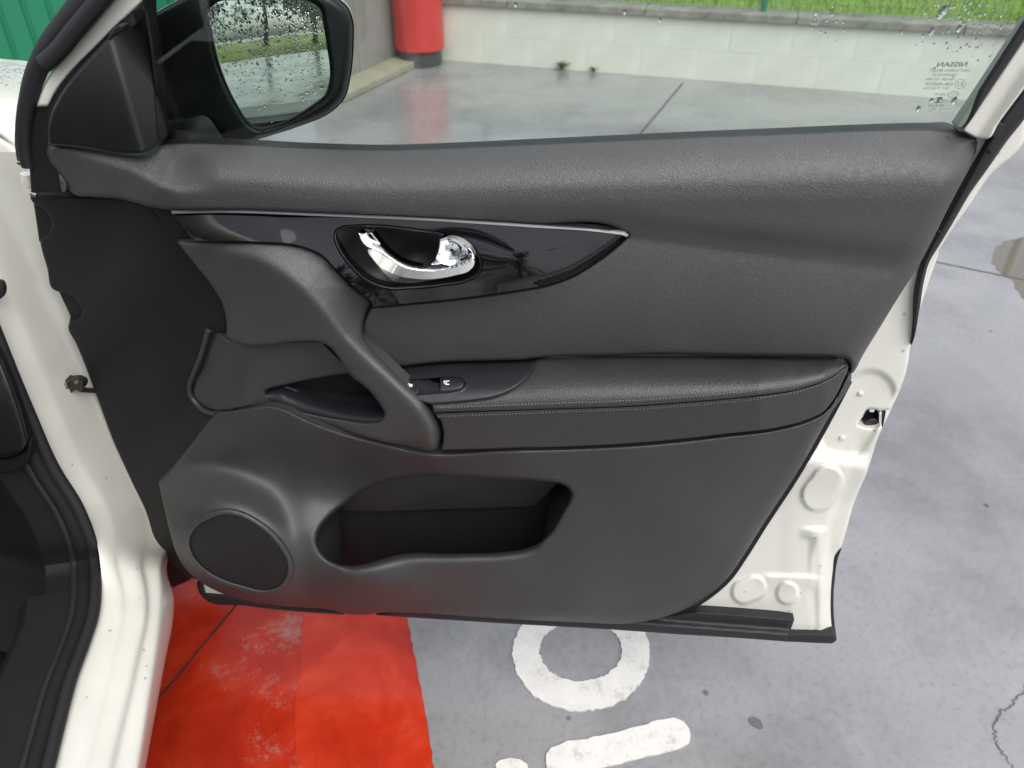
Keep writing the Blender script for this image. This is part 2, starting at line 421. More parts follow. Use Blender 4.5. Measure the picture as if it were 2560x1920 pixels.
M['grass'] = speckle('lawn_green', (.12, .21, .022), (.22, .33, .05), 14, .9, .8, .03)
M['blade'] = speckle('grass_blade', (.13, .22, .025), (.24, .36, .06), 5, .6, .0)
M['green_metal'] = mat('green_enamelled_sheet', (.012, .17, .085), .35)
M['green_wire'] = mat('green_coated_wire', (.02, .16, .09), .5)
M['grey_sheet'] = speckle('grey_cladding', (.22, .218, .21), (.28, .275, .265), 3, .5, .05)
M['pipe'] = mat('pale_grey_pipe', (.5, .5, .48), .4)
M['plinth'] = speckle('mossy_plinth', (.24, .225, .165), (.33, .315, .26), 9)
M['red_enamel'] = speckle('red_enamel', (.55, .02, .014), (.62, .035, .026), 5, .35, .04)
M['dark_base'] = speckle('dark_plastic_base', (.05, .052, .055), (.075, .075, .08), 12, .6)
M['sealant'] = mat('joint_sealant', (.085, .083, .085), .6)
M['leaf'] = speckle('tree_leaf', (.03, .055, .018), (.085, .12, .035), 2.0, .7, .0)
M['leaf_dry'] = speckle('autumn_leaf', (.12, .11, .035), (.2, .19, .06), 2.0, .7, .0)
M['bark'] = speckle('bark', (.07, .055, .04), (.14, .12, .09), 20)
M['weed'] = speckle('weed_leaf', (.10, .15, .03), (.22, .27, .07), 30, .7, .0)

# ground: one sheet to the horizon, a shallow rise in tone comes from the material only
gp = box('ground', (-120, -120, -.3), (120, 160, 0), M['concrete']); tag(gp, kind='structure')

def flat(name, px, z, material, thick=.004, wob=0.0, corner=True, parent=None, kind='structure'):
    """a painted sheet lying on the ground, outline from photo pixels put down on the ground plane"""
    c = np.array(px, float) if corner else curve(px, 5)
    P = GND(c[:, 0], c[:, 1], 0.0)
    # resample finely and fray the edge a little
    pts = []
    for a, b in zip(P, np.roll(P, -1, 0)):
        k = max(1, int(np.linalg.norm(b - a) / .012)); k = min(k, 400)
        for s in range(k): pts.append(a + (b - a) * s / k)
    pts = np.array(pts)
    if wob: pts[:, :2] += rng.normal(0, wob, (len(pts), 2))
    n = len(pts)
    V = [Vector((p[0], p[1])) for p in pts]
    vo, eo, fo, *_ = delaunay_2d_cdt(V, [(i, (i + 1) % n) for i in range(n)], [], 0, 1e-6)
    A = np.array([(v.x, v.y) for v in vo]); F = np.array(list(fo)); ok = inside(A[F].mean(1), pts[:, :2]); F = F[ok]
    e1 = A[F[:, 1]] - A[F[:, 0]]; e2 = A[F[:, 2]] - A[F[:, 0]]; cr = e1[:, 0] * e2[:, 1] - e1[:, 1] * e2[:, 0]
    F[cr < 0] = F[cr < 0][:, ::-1]
    verts = [(x, y, z + thick) for x, y in A]; faces = F.tolist(); m = len(verts)
    verts += [(x, y, z - .002) for x, y in pts[:, :2]]; top = {}
    for i in range(n): top[i] = m + i
    for i in range(n):
        j = (i + 1) % n; faces.append((i, j, top[j], top[i]))
    o = obj(name, verts, faces, material, parent, smooth=False)
    if kind: tag(o, kind=kind)
    return o

# red painted bay, its straight edge runs from under the door towards the viewer
flat('red_painted_bay', [(1000, 1440), (1017, 1534), (1030, 1600), (1046, 1690), (1066, 1800), (1085, 1920), (1130, 2200), (-900, 2250), (-700, 1300), (300, 1180), (760, 1200), (985, 1360)], 0.0, M['red_paint'], wob=.0012)
fresh = M['red_paint'].copy(); fresh.name = 'fresh_red_floor_paint'
for n_ in fresh.node_tree.nodes:
    if n_.type == 'VALTORGB' and abs(n_.color_ramp.elements[0].position - .80) < 1e-3: n_.color_ramp.elements[0].position = .9; n_.color_ramp.elements[1].position = .97
    if n_.type == 'VALTORGB' and len(n_.color_ramp.elements) == 3 and abs(n_.color_ramp.elements[0].position - .34) < 1e-3:
        for e_, c_ in zip(n_.color_ramp.elements, ((.31, .016, .005), (.41, .025, .007), (.5, .05, .02))): e_.color = (*c_, 1)
flat('red_fresh_coat', [(745, 1450), (756, 1540), (756, 1640), (744, 1720), (738, 1800), (742, 1900), (730, 2100), (1100, 2100), (1080, 1910), (1062, 1795), (1042, 1690), (1026, 1600), (1012, 1520), (990, 1430)], .004, fresh, thick=.002, wob=.0015)
# white stencilled letters on the concrete
def ell(cx, cy, a, b, n, rot=0.0, a0=0): return [(cx + a * math.cos(t) * math.cos(rot) - b * math.sin(t) * math.sin(rot), cy + a * math.cos(t) * math.sin(rot) + b * math.sin(t) * math.cos(rot)) for t in np.linspace(a0, a0 + 2 * math.pi, n, endpoint=False)]
def ring_flat(name, outer, inner, z, material, label):
    A = GND(*np.array(outer).T); B = GND(*np.array(inner).T); n = len(A)
    A[:, :2] += rng.normal(0, .0012, (n, 2)); B[:, :2] += rng.normal(0, .0012, (n, 2))
    V = [(*p[:2], z + .004) for p in A] + [(*p[:2], z + .004) for p in B] + [(*p[:2], z - .002) for p in A] + [(*p[:2], z - .002) for p in B]
    F = []
    for i in range(n):
        j = (i + 1) % n
        F += [(i, n + i, n + j, j), (i, j, 2 * n + j, 2 * n + i), (n + j, n + i, 3 * n + i, 3 * n + j)]
    return tag(obj(name, V, F, material, None, smooth=False), kind='structure', label=label)
tt = np.linspace(0, 2 * math.pi, 120, endpoint=False)
outer = [(1453 + 171 * math.cos(t), 1636 + 143 * math.sin(t)) for t in tt]
inner = [(1451 + 103 * math.cos(t), 1629 + 76 * math.sin(t)) for t in tt]
ring_flat('road_marking', outer, inner, 0.0, M['marking'], 'white painted letter o on grey concrete under the door')
bar = [(1362, 1910), (1364, 1888), (1378, 1872), (1400, 1862), (1500, 1842), (1600, 1817), (1660, 1800), (1685, 1798), (1707, 1806), (1722, 1824), (1727, 1845), (1722, 1858), (1700, 1873), (1600, 1897), (1500, 1922), (1420, 1942), (1385, 1940), (1368, 1928)]
tag(flat('road_marking', bar, 0.0, M['marking'], wob=.001), label='white painted stem of a letter i on grey concrete')
dot = [(1242, 1912), (1250, 1902), (1275, 1896), (1300, 1900), (1318, 1914), (1325, 1935), (1310, 1960), (1270, 1968), (1245, 1950)]
tag(flat('road_marking', dot, 0.0, M['marking'], wob=.001), label='white painted dot of the letter i beside the red bay')

# expansion joints: dark sealant strips bedded 1 mm proud of the slab
def joint(name, a, b, wpx, z=0.0, wob=.0, mt=None):
    A, B = GND(np.array([a[0], b[0]]), np.array([a[1], b[1]]))
    d = (B - A); ln = np.linalg.norm(d); d /= ln; s = np.array([-d[1], d[0], 0]); n = max(2, int(ln / .03))
    V = []; F = []
    for i in range(n + 1):
        p = A + (B - A) * i / n + s * (rng.normal(0, wob) if wob else 0); ww = wpx * (1 + (.25 * rng.normal() if wob else 0))
        V += [(*(p + s * ww)[:2], z - .002), (*(p + s * ww)[:2], z + .003), (*(p - s * ww)[:2], z + .003), (*(p - s * ww)[:2], z - .002)]
    for i in range(n):
        for k in range(3): F.append((i * 4 + k, i * 4 + k + 1, i * 4 + 4 + k + 1, i * 4 + 4 + k))
    return tag(obj(name, V, F, mt or M['sealant'], None, smooth=False), kind='structure')
joint('slab_joint', (1707, 208), (1500, 455), .007)
joint('slab_joint', (600, 1507), (300, 1868), .0014, z=.004, wob=.0008, mt=mat('dirty_joint', (.03, .008, .01), .8))
joint('slab_joint', (2338, 655), (2760, 742), .003, wob=.0008)
# hairline cracks
def crack(px, z=0.0, wdt=.0012):
    c = curve(px, 6, closed=False); P = GND(c[:, 0], c[:, 1]); n = len(P); V = []; F = []
    P[:, :2] += rng.normal(0, .0022, (n, 2))
    for i in range(n):
        t = P[min(i + 1, n - 1)] - P[max(i - 1, 0)]; t /= np.linalg.norm(t) + 1e-9; s = np.array([-t[1], t[0], 0]); ww = wdt * rng.uniform(.4, 1.5)
        V += [(*(P[i] + s * ww)[:2], z + .002), (*(P[i] - s * ww)[:2], z + .002)]
    for i in range(n - 1): F.append((2 * i, 2 * i + 1, 2 * i + 3, 2 * i + 2))
    return tag(obj('slab_crack', V, F, M['sealant'], None, smooth=False), kind='structure')
crack([(2575, 1690), (2550, 1740), (2510, 1775), (2485, 1815), (2492, 1860), (2530, 1915), (2545, 1940)])
pud = mat('puddle_water', (.13, .115, .09), .03, spec=.5)
flat('puddle', [(2480, 640), (2500, 612), (2540, 598), (2600, 590), (2700, 620), (2760, 700), (2700, 760), (2600, 770), (2550, 740), (2530, 700), (2500, 680)], 0.0, pud, thick=.0012, wob=.003, corner=False)
# a leaf-like dark stain on the slab near the letter
flat('slab_stain', ell(1890, 1808, 20, 11, 14, .55), 0.0, mat('damp_stain', (.1, .1, .11), .5), thick=.0015, wob=.001)

# ---- low white block wall with coping, wire fence on top, lawn behind
WA, WB = np.array([-0.98, 6.45]), np.array([4.6, 4.61])
wd = WB - WA; WL = np.linalg.norm(wd); wdir = wd / WL; wang = math.atan2(wdir[1], wdir[0]); wn = np.array([wdir[1], -wdir[0]])
WH = .395
wall = empty('boundary_wall', (WA[0], WA[1], 0), 'low white painted concrete block wall with grey coping at the edge of the lawn', 'wall')
core = box('core', (0, .012, 0), (WL, .19, WH), M['block'], wall, at=(WA[0], WA[1], 0), rotz=wang)
bl, bh = .40, WH / 2
proto = None
for row in range(2):
    x = 0.0 if row == 0 else -bl / 2
    while x < WL:
        x0, x1 = max(x, 0), min(x + bl, WL)
        if x1 - x0 > .05:
            full = abs(x1 - x0 - bl) < 1e-6
            if full and proto is not None:
                o = proto.copy(); COL.objects.link(o)
            else:
                o = box('block', (.0003, 0, .0002), (x1 - x0 - .0003, .03, bh - .0003), M['block'], None, bev=.0014)
                if full: proto = o
            p = WA + wdir * x0
            o.location = (p[0] + wn[0] * rng.uniform(-.0008, .0005), p[1] + wn[1] * rng.uniform(-.0008, .0005), row * bh); o.rotation_euler = (0, 0, wang + rng.uniform(-.002, .002))
            attach(o, wall)
        x += bl
x = 0.0
cp = None
while x < WL:
    l = min(1.0, WL - x)
    if cp is None or l < .999:
        o = box('coping_stone', (.003, -.03, 0), (l - .003, .23, .05), M['cap'], None, bev=.008)
        cp = cp or o
    else:
        o = cp.copy(); COL.objects.link(o)
    p = WA + wdir * x; o.location = (p[0], p[1], WH); o.rotation_euler = (0, 0, wang); attach(o, wall); x += 1.0
# lawn rising gently behind the wall
lv = []; lf = []; NX, NY = 40, 30
for j in range(NY + 1):
    for i in range(NX + 1):
        p = WA + wdir * (-4 + 24 * i / NX) + (-wn) * (.16 + 30 * (j / NY) ** 1.6)
        lv.append((p[0], p[1], .36 + .02 * rng.normal() + 1.1 * (j / NY) ** 1.3))
for j in range(NY):
    for i in range(NX): a = j * (NX + 1) + i; lf.append((a, a + 1, a + NX + 2, a + NX + 1))
lawn = tag(obj('lawn', lv, lf, M['grass']), kind='structure')
# grass blades along the near edge of the lawn
V = []; F = []
for k in range(14000):
    u = rng.uniform(0, WL + 1.5); v = .18 + 3.5 * rng.random() ** 1.7; p = WA + wdir * u - wn * v
    h = rng.uniform(.03, .08); a = rng.uniform(0, 6.28); wv = .004 + .0015 * v; lx, ly = rng.normal(0, .02, 2); z0 = .36 + 1.1 * (max(0, v - .16) / 30) ** (1.3 / 1.6)
    i = len(V); V += [(p[0] - wv * math.cos(a), p[1] - wv * math.sin(a), z0), (p[0] + wv * math.cos(a), p[1] + wv * math.sin(a), z0), (p[0] + lx, p[1] + ly, z0 + h)]; F.append((i, i + 1, i + 2))
tag(obj('grass', V, F, M['blade'], None, smooth=False), kind='stuff', label='bright green grass growing behind the white wall', cat='grass')
# fence
fence = empty('wire_fence', (WA[0] - wn[0] * .12, WA[1] - wn[1] * .12, WH), 'green wire mesh fence with thin posts standing on the wall coping', 'fence')
FO = WA - wn * .10
def fp(u, z): p = FO + wdir * u; return (p[0], p[1], z)
V = []; F = []
def rod(a, b, r_):
    a = np.array(a); b = np.array(b); d = b - a; d /= np.linalg.norm(d); u = np.cross(d, [wn[0], wn[1], 0]); u /= np.linalg.norm(u); v = np.cross(d, u); i = len(V)
    for p in (a, b):
        for k in range(4): V.append(p + r_ * (math.cos(k * math.pi / 2) * u + math.sin(k * math.pi / 2) * v))
    for k in range(4): F.append((i + k, i + (k + 1) % 4, i + 4 + (k + 1) % 4, i + 4 + k))
z = WH + .06
while z < WH + 1.2: rod(fp(.9, z), fp(WL + .4, z), .0013); z += .05
u = .9
while u < WL + .4: rod(fp(u, WH + .05), fp(u, WH + 1.2), .0013); u += .05
obj('wire_mesh', V, F, M['green_wire'], fence, smooth=False)
def wall_u(px, py):      # along-wall position of the place where the ray of a pixel meets the fence line
    r = rays(np.array(px, float), np.array(py, float)); A = np.array([[r[0], -wdir[0]], [r[1], -wdir[1]]]); t, uu = np.linalg.solve(A, FO); return uu
u0 = wall_u(1911, 10)
pp = None
for k in range(-1, 3):
    uu = u0 + 2.0 * k
    if not (.5 < uu < WL + .3): continue
    bm = bmesh.new(); bmesh.ops.create_cone(bm, cap_ends=True, segments=12, radius1=.02, radius2=.02, depth=1.25)
    me = bpy.data.meshes.new('post'); bm.to_mesh(me); bm.free(); me.materials.append(M['green_wire'])
    if pp is None: o = bpy.data.objects.new('post', me); pp = o
    else: o = pp.copy()
    COL.objects.link(o); o.parent = None; o.location = (*fp(uu, 0)[:2], WH + .05 + .625); attach(o, fence)
# grey sign post foot on the lawn
q = GLASS(2532.0, 10.0)
r = rays(2535., 45.); t = 6.4 / r[1]; gpst = CAM + r * t
pst = empty('steel_post', (gpst[0], gpst[1], .38), 'grey steel post rising from the lawn behind the wall', 'post')
box('shaft', (-.035, -.035, -.05), (.035, .035, 1.4), M['pipe'], pst, bev=.006, at=(gpst[0], gpst[1], .38), rotz=wang)
box('foot_plate', (-.09, -.09, -.02), (.09, .09, .03), M['cap'], pst, bev=.006, at=(gpst[0], gpst[1], .38), rotz=wang)

# weeds at the wall foot
def weed(px, py, h, n, label):
    b = GND(np.array(px, float), np.array(py, float)); V = []; F = []
    for k in range(n):
        a = rng.uniform(0, 6.28); l = h * rng.uniform(.5, 1.1); wv = .006 + .008 * rng.random(); lean = rng.uniform(.3, 1.0)
        d = np.array([math.cos(a), math.sin(a), 0]); s = np.array([-d[1], d[0], 0]); i = len(V)
        for t in (0, .35, .7, 1.0):
            c = b + d * l * lean * t * t + np.array([0, 0, l * (t - .35 * lean * t * t)]); ww = wv * math.sin(.35 + 2.6 * t)
            V += [c - s * ww, c + s * ww]
        for q_ in range(3): F.append((i + 2 * q_, i + 2 * q_ + 1, i + 2 * q_ + 3, i + 2 * q_ + 2))
    o = obj('weed', V, F, M['weed'], None); return tag(o, label, 'weed')
weed(1405, 176, .085, 34, 'larger tuft of green weeds at the foot of the white wall')
weed(1484, 180, .055, 22, 'smaller tuft of green weeds at the foot of the white wall')

# ---- red cylinder with dark base, standing where the two walls meet
cb = GND(1047.0, 172.0); rad = .185
def turned(name, prof, seg, material, parent, c):
    V = []; F = []
    for (r_, z_) in prof:
        for k in range(seg): V.append((c[0] + r_ * math.cos(2 * math.pi * k / seg), c[1] + r_ * math.sin(2 * math.pi * k / seg), z_))
    for i in range(len(prof) - 1):
        for k in range(seg): F.append((i * seg + k, i * seg + (k + 1) % seg, (i + 1) * seg + (k + 1) % seg, (i + 1) * seg + k))
    F.append(tuple(range(seg))[::-1]); F.append(tuple(range((len(prof) - 1) * seg, len(prof) * seg)))
    return obj(name, V, F, material, parent, sharp=35)
c3 = (cb[0], cb[1] + rad * .9, 0)
col = empty('red_cylinder', c3, 'tall red enamelled cylinder on a dark round base beside the white wall', 'cylinder')
turned('base', [(rad * .86, 0), (rad * .87, .01), (rad * .87, .11), (rad * .85, .125)], 48, M['dark_base'], col, c3)
turned('drum', [(rad * .9, .105), (rad * .985, .112), (rad, .125), (rad, 1.1), (rad * 1.02, 1.11), (rad * 1.02, 1.16), (rad, 1.17), (rad * .9, 1.22), (rad * .5, 1.28), (.02, 1.3)], 64, M['red_enamel'], col, c3)
turned('rim_band', [(rad * 1.012, .128), (rad * 1.012, .142)], 48, M['red_enamel'], col, c3)

# ---- grey clad shed wall with downpipe
GA = GND(987.0, 145.0)[:2]; GB = GND(887.0, 190.0)[:2]; gd = GB - GA; gd /= np.linalg.norm(gd); gang = math.atan2(gd[1], gd[0])
shed = empty('grey_shed_wall', (GA[0], GA[1], 0), 'grey sheet metal wall with a pale downpipe and low mossy plinth', 'wall')
box('plinth', (-.4, .015, 0), (1.25, .3, .05), M['plinth'], shed, bev=.01, at=(GA[0], GA[1], 0), rotz=gang)
pr = None
for k in range(3):
    if pr is None: pr = box('cladding_panel', (.004, .03, .05), (.556, .09, 3.0), M['grey_sheet'], None, bev=.006); o = pr
    else: o = pr.copy(); COL.objects.link(o)
    p = GA + gd * (-.45 + .56 * k); o.location = (p[0], p[1], 0); o.rotation_euler = (0, 0, gang); attach(o, shed)
r = rays(928., 60.); A_ = np.array([[r[0], -gd[0]], [r[1], -gd[1]]]); t_, up_ = np.linalg.solve(A_, GA); pb = GA + gd * up_ + np.array([gd[1], -gd[0]]) * .03
side = np.array([gd[1], -gd[0]])
if side @ (-pb) < 0: pb = GA + gd * up_ - np.array([gd[1], -gd[0]]) * .03
tube('downpipe', [(pb[0], pb[1], .06), (pb[0], pb[1], 1.5), (pb[0], pb[1], 3.0)], .03, M['pipe'], shed, seg=16)

# ---- green ribbed metal fence far left
gr0 = np.array([-5.2, 5.7]); gdir = np.array([math.cos(.12), math.sin(.12)]); 
green = empty('green_metal_fence', (gr0[0], gr0[1], 0), 'tall green ribbed sheet metal fence behind the white bonnet', 'fence')
pr = None
PWD = .165
for k in range(20):
    if pr is None:
        prof = [(0, 0), (.012, .018), (PWD - .03, .018), (PWD - .018, 0), (PWD - .0005, 0)]
        V = []; F = []
        for (x, y) in prof: V += [(x, -y, .0), (x, -y, 3.2)]
        for i in range(len(prof) - 1): F.append((2 * i, 2 * i + 2, 2 * i + 3, 2 * i + 1))
        m0 = len(V); V += [(0, .01, 0), (0, .01, 3.2), (PWD - .0005, .01, 0), (PWD - .0005, .01, 3.2)]; F.append((m0, m0 + 1, m0 + 3, m0 + 2))
        pr = obj('sheet_panel', V, F, M['green_metal'], None, smooth=False); o = pr
    else: o = pr.copy(); COL.objects.link(o)
    p = gr0 + gdir * PWD * k; o.location = (p[0], p[1], 0); o.rotation_euler = (0, 0, .12); attach(o, green)

# ---- what the folded mirror looks back at: hedge bank and trees across the road
bank = []
bf = []
for j in range(12):
    for i in range(41): bank.append((-22 + 44 * i / 40, -12.5 - 12 * j / 11, .02 + .7 * (j / 11) ** .8 + .06 * rng.normal() * (j > 0)))
for j in range(11):
    for i in range(40): a = j * 41 + i; bf.append((a, a + 41, a + 42, a + 1))
M['bank'] = speckle('rough_grass', (.09, .12, .02), (.24, .26, .05), .8, .9, .5, .03)
tag(obj('grass_bank', bank, bf, M['bank']), kind='structure')
def tree(x, y, z, h, rx, n, leaf, label, seed):
    rg = np.random.default_rng(seed)
    t = empty('tree', (x, y, z), label, 'tree', 'trees across the road seen in the wing mirror')
    tube('trunk', [(x, y, z - .2), (x + .05, y, z + h * .3), (x - .03, y + .05, z + h * .62), (x, y, z + h * .85)], [.17, .13, .08, .03], M['bark'], t, seg=8)
    V = []; F = []
    cl = [(rg.normal(0, rx * .42), rg.normal(0, rx * .42), h * rg.uniform(.32, 1.0), rg.uniform(.35, .8) * rx * .62) for _ in range(16)]
    for k in range(n):
        cx, cy, cz, cr = cl[rg.integers(len(cl))]; d = rg.normal(size=3); d /= np.linalg.norm(d); d *= cr * rg.random() ** .4
        c = np.array([x + cx, y + cy, z + cz]) + d; a = rg.normal(size=3); a /= np.linalg.norm(a); b = np.cross(a, rg.normal(size=3)); b /= np.linalg.norm(b); s = rg.uniform(.05, .12)
        i = len(V); V += [c - a * s, c + b * s * .6, c + a * s, c - b * s * .6]; F.append((i, i + 1, i + 2, i + 3))
    obj('crown', V, F, leaf, t, smooth=False)
tree(-2.6, -15.0, .5, 4.4, 2.0, 3200, M['leaf'], 'dark leafy tree across the road, rounded crown', 1)
tree(1.4, -15.8, .6, 5.2, 2.0, 3200, M['leaf'], 'dark leafy tree across the road, tallest crown', 2)
tree(4.2, -14.6, .45, 3.2, 2.1, 2800, M['leaf_dry'], 'yellowing low tree across the road', 3)
tree(8.0, -16.0, .6, 5.6, 2.4, 3200, M['leaf'], 'dark broad tree at the end of the row across the road', 4)
tree(-7.2, -15.6, .5, 4.0, 2.2, 2800, M['leaf_dry'], 'yellowing broad tree at the near end of the row across the road', 5)

# ================================================================== THE CAR
car = empty('car', (-.62, .5, 0), 'white car with its front door wide open showing the black inner trim', 'car')

# ---------------------------------------------------------------- door shell (white painted steel) = part 'door'
sh_right = [(2560, 352), (2468, 447), (2425, 512), (2381, 573), (2346, 629), (2322, 677), (2311, 720), (2300, 774), (2289, 830), (2277, 862),
            (2271, 904), (2260, 947), (2238, 991), (2225, 1024, 1), (2198, 1027, 1), (2166, 1026), (2157, 1042), (2147, 1060), (2160, 1066), (2205, 1064, 1),
            (2195, 1090), (2177, 1134), (2164, 1186), (2138, 1248), (2121, 1308), (2108, 1352), (2103, 1369, 1), (2088, 1387), (2082, 1426), (2077, 1482), (2077, 1538), (2082, 1592, 1)]
sh = [(2300, 560, 1)] + [(2440, 330, 1), (2560, 250, 1)] + sh_right + [(1500, 1560, 1), (1000, 1525, 1), (700, 1512, 1), (515, 1494, 1), (503, 1482), (498, 1462, 1), (560, 1445, 1), (900, 1495, 1), (1500, 1520, 1), (1690, 1480, 1), (1820, 1340, 1), (2080, 900, 1)]
def d_shell(x, y):
    d = np.full(len(x), -.028)
    # outer flange steps back towards the outer skin
    ex = np.interp(y, [300, 447, 573, 677, 774, 862, 947, 1025, 1090, 1186, 1308, 1387, 1482, 1592], [2600, 2468, 2381, 2322, 2300, 2277, 2260, 2225, 2195, 2164, 2121, 2088, 2077, 2082])
    k = np.clip((x - (ex - 62)) / 26, 0, 1); k = k * k * (3 - 2 * k); d = d - .007 * k * np.clip((y - 1080) / 80, 0, 1)
    # pressed features: capsule, two steps, a round boss, the latch field
    def capsule(x0, y0, x1, y1, r_, h, soft=6):
        ax = x1 - x0; ay = y1 - y0; t = np.clip(((x - x0) * ax + (y - y0) * ay) / (ax * ax + ay * ay + 1e-9), 0, 1)
        q = np.clip((r_ - np.hypot(x - x0 - t * ax, y - y0 - t * ay)) / soft + .5, 0, 1); return h * q * q * (3 - 2 * q)
    d += capsule(2070, 1205, 2045, 1238, 40, .006)
    d += capsule(1969, 1483, 1969, 1484, 27, .005)
    d += capsule(1885, 1470, 1860, 1480, 30, .005)
    def stepy(yc, h, soft, x0, x1, slope=0.0):
        q = np.clip((y - (yc + slope * (x - x0))) / soft + .5, 0, 1); mx = np.clip((x - x0) / 50, 0, 1) * np.clip((x1 - x) / 30, 0, 1); mx = mx * mx * (3 - 2 * mx); return h * q * q * (3 - 2 * q) * mx
    d += stepy(1130, .014, 50, 1940, 2300, .1) - stepy(1180, .012, 140, 1940, 2300, .1)
    d += stepy(1322, .008, 14, 1990, 2078) - stepy(1345, .008, 10, 1990, 2050)
    d += stepy(1436, .006, 16, 1880, 2060, .03) - stepy(1455, .006, 60, 1880, 2060, .03)
    d -= capsule(2175, 990, 2110, 1085, 62, .006, 20)
    return d
door = panel('door', sh, d_shell, M['paint'], car, grid=5, r=7, drop=.006, skirt=.055)
# lower front corner of the shell seen under the trim
# outer skin, a curved white sheet behind, with the shut-line edge
skin_out = [(2345, 640, 1), (2300, 774), (2277, 862), (2260, 947), (2225, 1030), (2195, 1095), (2164, 1190), (2138, 1250), (2108, 1355), (2082, 1430), (2077, 1500), (2078, 1570, 1), (1300, 1540, 1), (510, 1480, 1), (420, 1200, 1), (170, 500, 1), (420, 385, 1), (1200, 392, 1), (2390, 350, 1)]
panel('outer_skin', skin_out, TP([(400, 1200, -.10), (1200, 1000, -.14), (2200, 800, -.12), (1200, 500, -.10), (1300, 1500, -.09), (2000, 1500, -.085)]), M['paint'], door, grid=60, r=10, drop=.005, skirt=.004)
# black lower edge seal with steps
seal_lo = [(1500, 1556, 1), (1640, 1545), (1743, 1530, 1), (1860, 1538), (1986, 1549, 1), (1974, 1581, 1), (1964, 1604, 1), (1830, 1594), (1695, 1586, 1), (1600, 1579), (1234, 1557), (940, 1538, 1), (1000, 1528, 1), (1234, 1540, 1)]
panel('lower_seal', seal_lo, lambda x, y: -.010 + .012 * np.clip((y - (1545 + (x - 1600) * .075)) / 14, 0, 1), M['rubber'], door, grid=6, r=4, drop=.003, skirt=.03)
panel('lower_seal', [(1966, 1584, 1), (2080, 1586, 1), (2092, 1598), (2080, 1609, 1), (1964, 1604, 1)], -.014, M['rubber'], door, grid=6, r=4, drop=.003, skirt=.03)
panel('edge_seal', [(2090, 1388, 1), (2104, 1372, 1), (2094, 1400), (2088, 1440), (2084, 1490), (2085, 1540), (2092, 1598, 1), (2078, 1590, 1), (2077, 1538), (2077, 1482), (2081, 1426)], -.05, M['rubber'], door, grid=5, r=3, drop=.002, skirt=.02)
panel('lower_seal', [(492, 1458, 1), (505, 1456, 1), (512, 1486, 1), (560, 1490, 1), (700, 1520, 1), (860, 1532, 1), (860, 1537, 1), (620, 1515), (510, 1496), (497, 1480)], -.022, M['rubber'], door, grid=5, r=3, drop=.002, skirt=.02)
# rear weatherstrip on the door edge
ws_l = [(2700, 20), (2560, 219), (2492, 312), (2473, 345), (2450, 385), (2403, 469), (2356, 558), (2316, 629), (2296, 690), (2287, 737), (2284, 808), (2279, 864)]
ws_r = [(2284, 850), (2299, 775), (2309, 709), (2323, 657), (2351, 610), (2379, 563), (2426, 483), (2473, 417), (2520, 350), (2560, 300), (2720, 80)]
panel('weatherstrip', [(p[0], p[1], 1) if i in (0, len(ws_l) - 1) else p for i, p in enumerate(ws_l)] + [(p[0], p[1], 1) if i == len(ws_r) - 1 else p for i, p in enumerate(ws_r)],
      lambda x, y: -.012 + 0 * x, M['rubber'], door, grid=7, r=13, drop=.012, skirt=.02)
panel('weatherstrip', [(2482, 345, 1), (2478, 330), (2488, 312), (2502, 306), (2512, 312, 1), (2494, 345, 1)], -.004, M['rubber'], door, grid=5, r=3, drop=.002, skirt=.015)
for (x, y) in ((2475, 380), (2349, 582)):
    panel('strip_pin', ell(x, y, 5, 4, 10), -.0095, M['black'], door, grid=4, r=2, drop=.001, skirt=.006)
# latch in the notch
panel('latch', [(2146, 1058), (2158, 1040), (2168, 1024), (2215, 1028, 1), (2208, 1066, 1), (2160, 1070)], -.055, M['black'], door, grid=5, r=3, drop=.002, skirt=.02)
panel('latch_claw', [(2160, 1058), (2172, 1048), (2196, 1050), (2202, 1062, 1), (2165, 1066, 1)], -.044, M['iron'], door, grid=4, r=3, drop=.003, skirt=.012)
panel('latch_pin', [(2196, 1030, 1), (2205, 1030, 1), (2204, 1064, 1), (2196, 1062, 1)], -.04, M['chrome'], door, grid=4, r=4, drop=.004, skirt=.01)
panel('latch_screw', ell(2180, 1026, 8, 7, 12), -.045, M['chrome'], door, grid=4, r=3, drop=.003, skirt=.008)
for (x, y) in ((2152, 985), (2106, 1096)):
    panel('bolt', ell(x, y, 8, 6, 14), lambda X, Y: d_shell(X, Y) + .003, M['paint'], door, grid=4, r=3, drop=.002, skirt=.005)

# window frame rear upright: two-tone white channel
fr = [(2405, 327, 1), (2478, 220), (2560, 98), (2690, -98), (2850, -340, 1), (2950, -330, 1), (2760, -60), (2560, 222), (2494, 312), (2472, 346), (2440, 345, 1)]
panel('window_frame', fr, lambda x, y: -.012 + .016 * np.clip(((x - 2440) - (345 - y) * .66) / 40, 0, 1), M['paint'], door, grid=8, r=5, drop=.004, skirt=.03)
panel('window_seal', [(2385, 318, 1), (2391, 321), (2457, 220), (2560, 60), (2660, -98), (2815, -340, 1), (2852, -340, 1), (2692, -98), (2560, 99), (2478, 221), (2405, 328), (2399, 334, 1)], -.002, M['rubber'], door, grid=6, r=6, drop=.004, skirt=.005)
panel('window_frame', [(2560, 352, 1), (2475, 440), (2430, 500, 1), (2426, 488, 1), (2474, 424), (2520, 356), (2562, 304), (2720, 90, 1), (2760, 110, 1)], -.034, M['paint'], door, grid=8, r=5, drop=.006, skirt=.03)

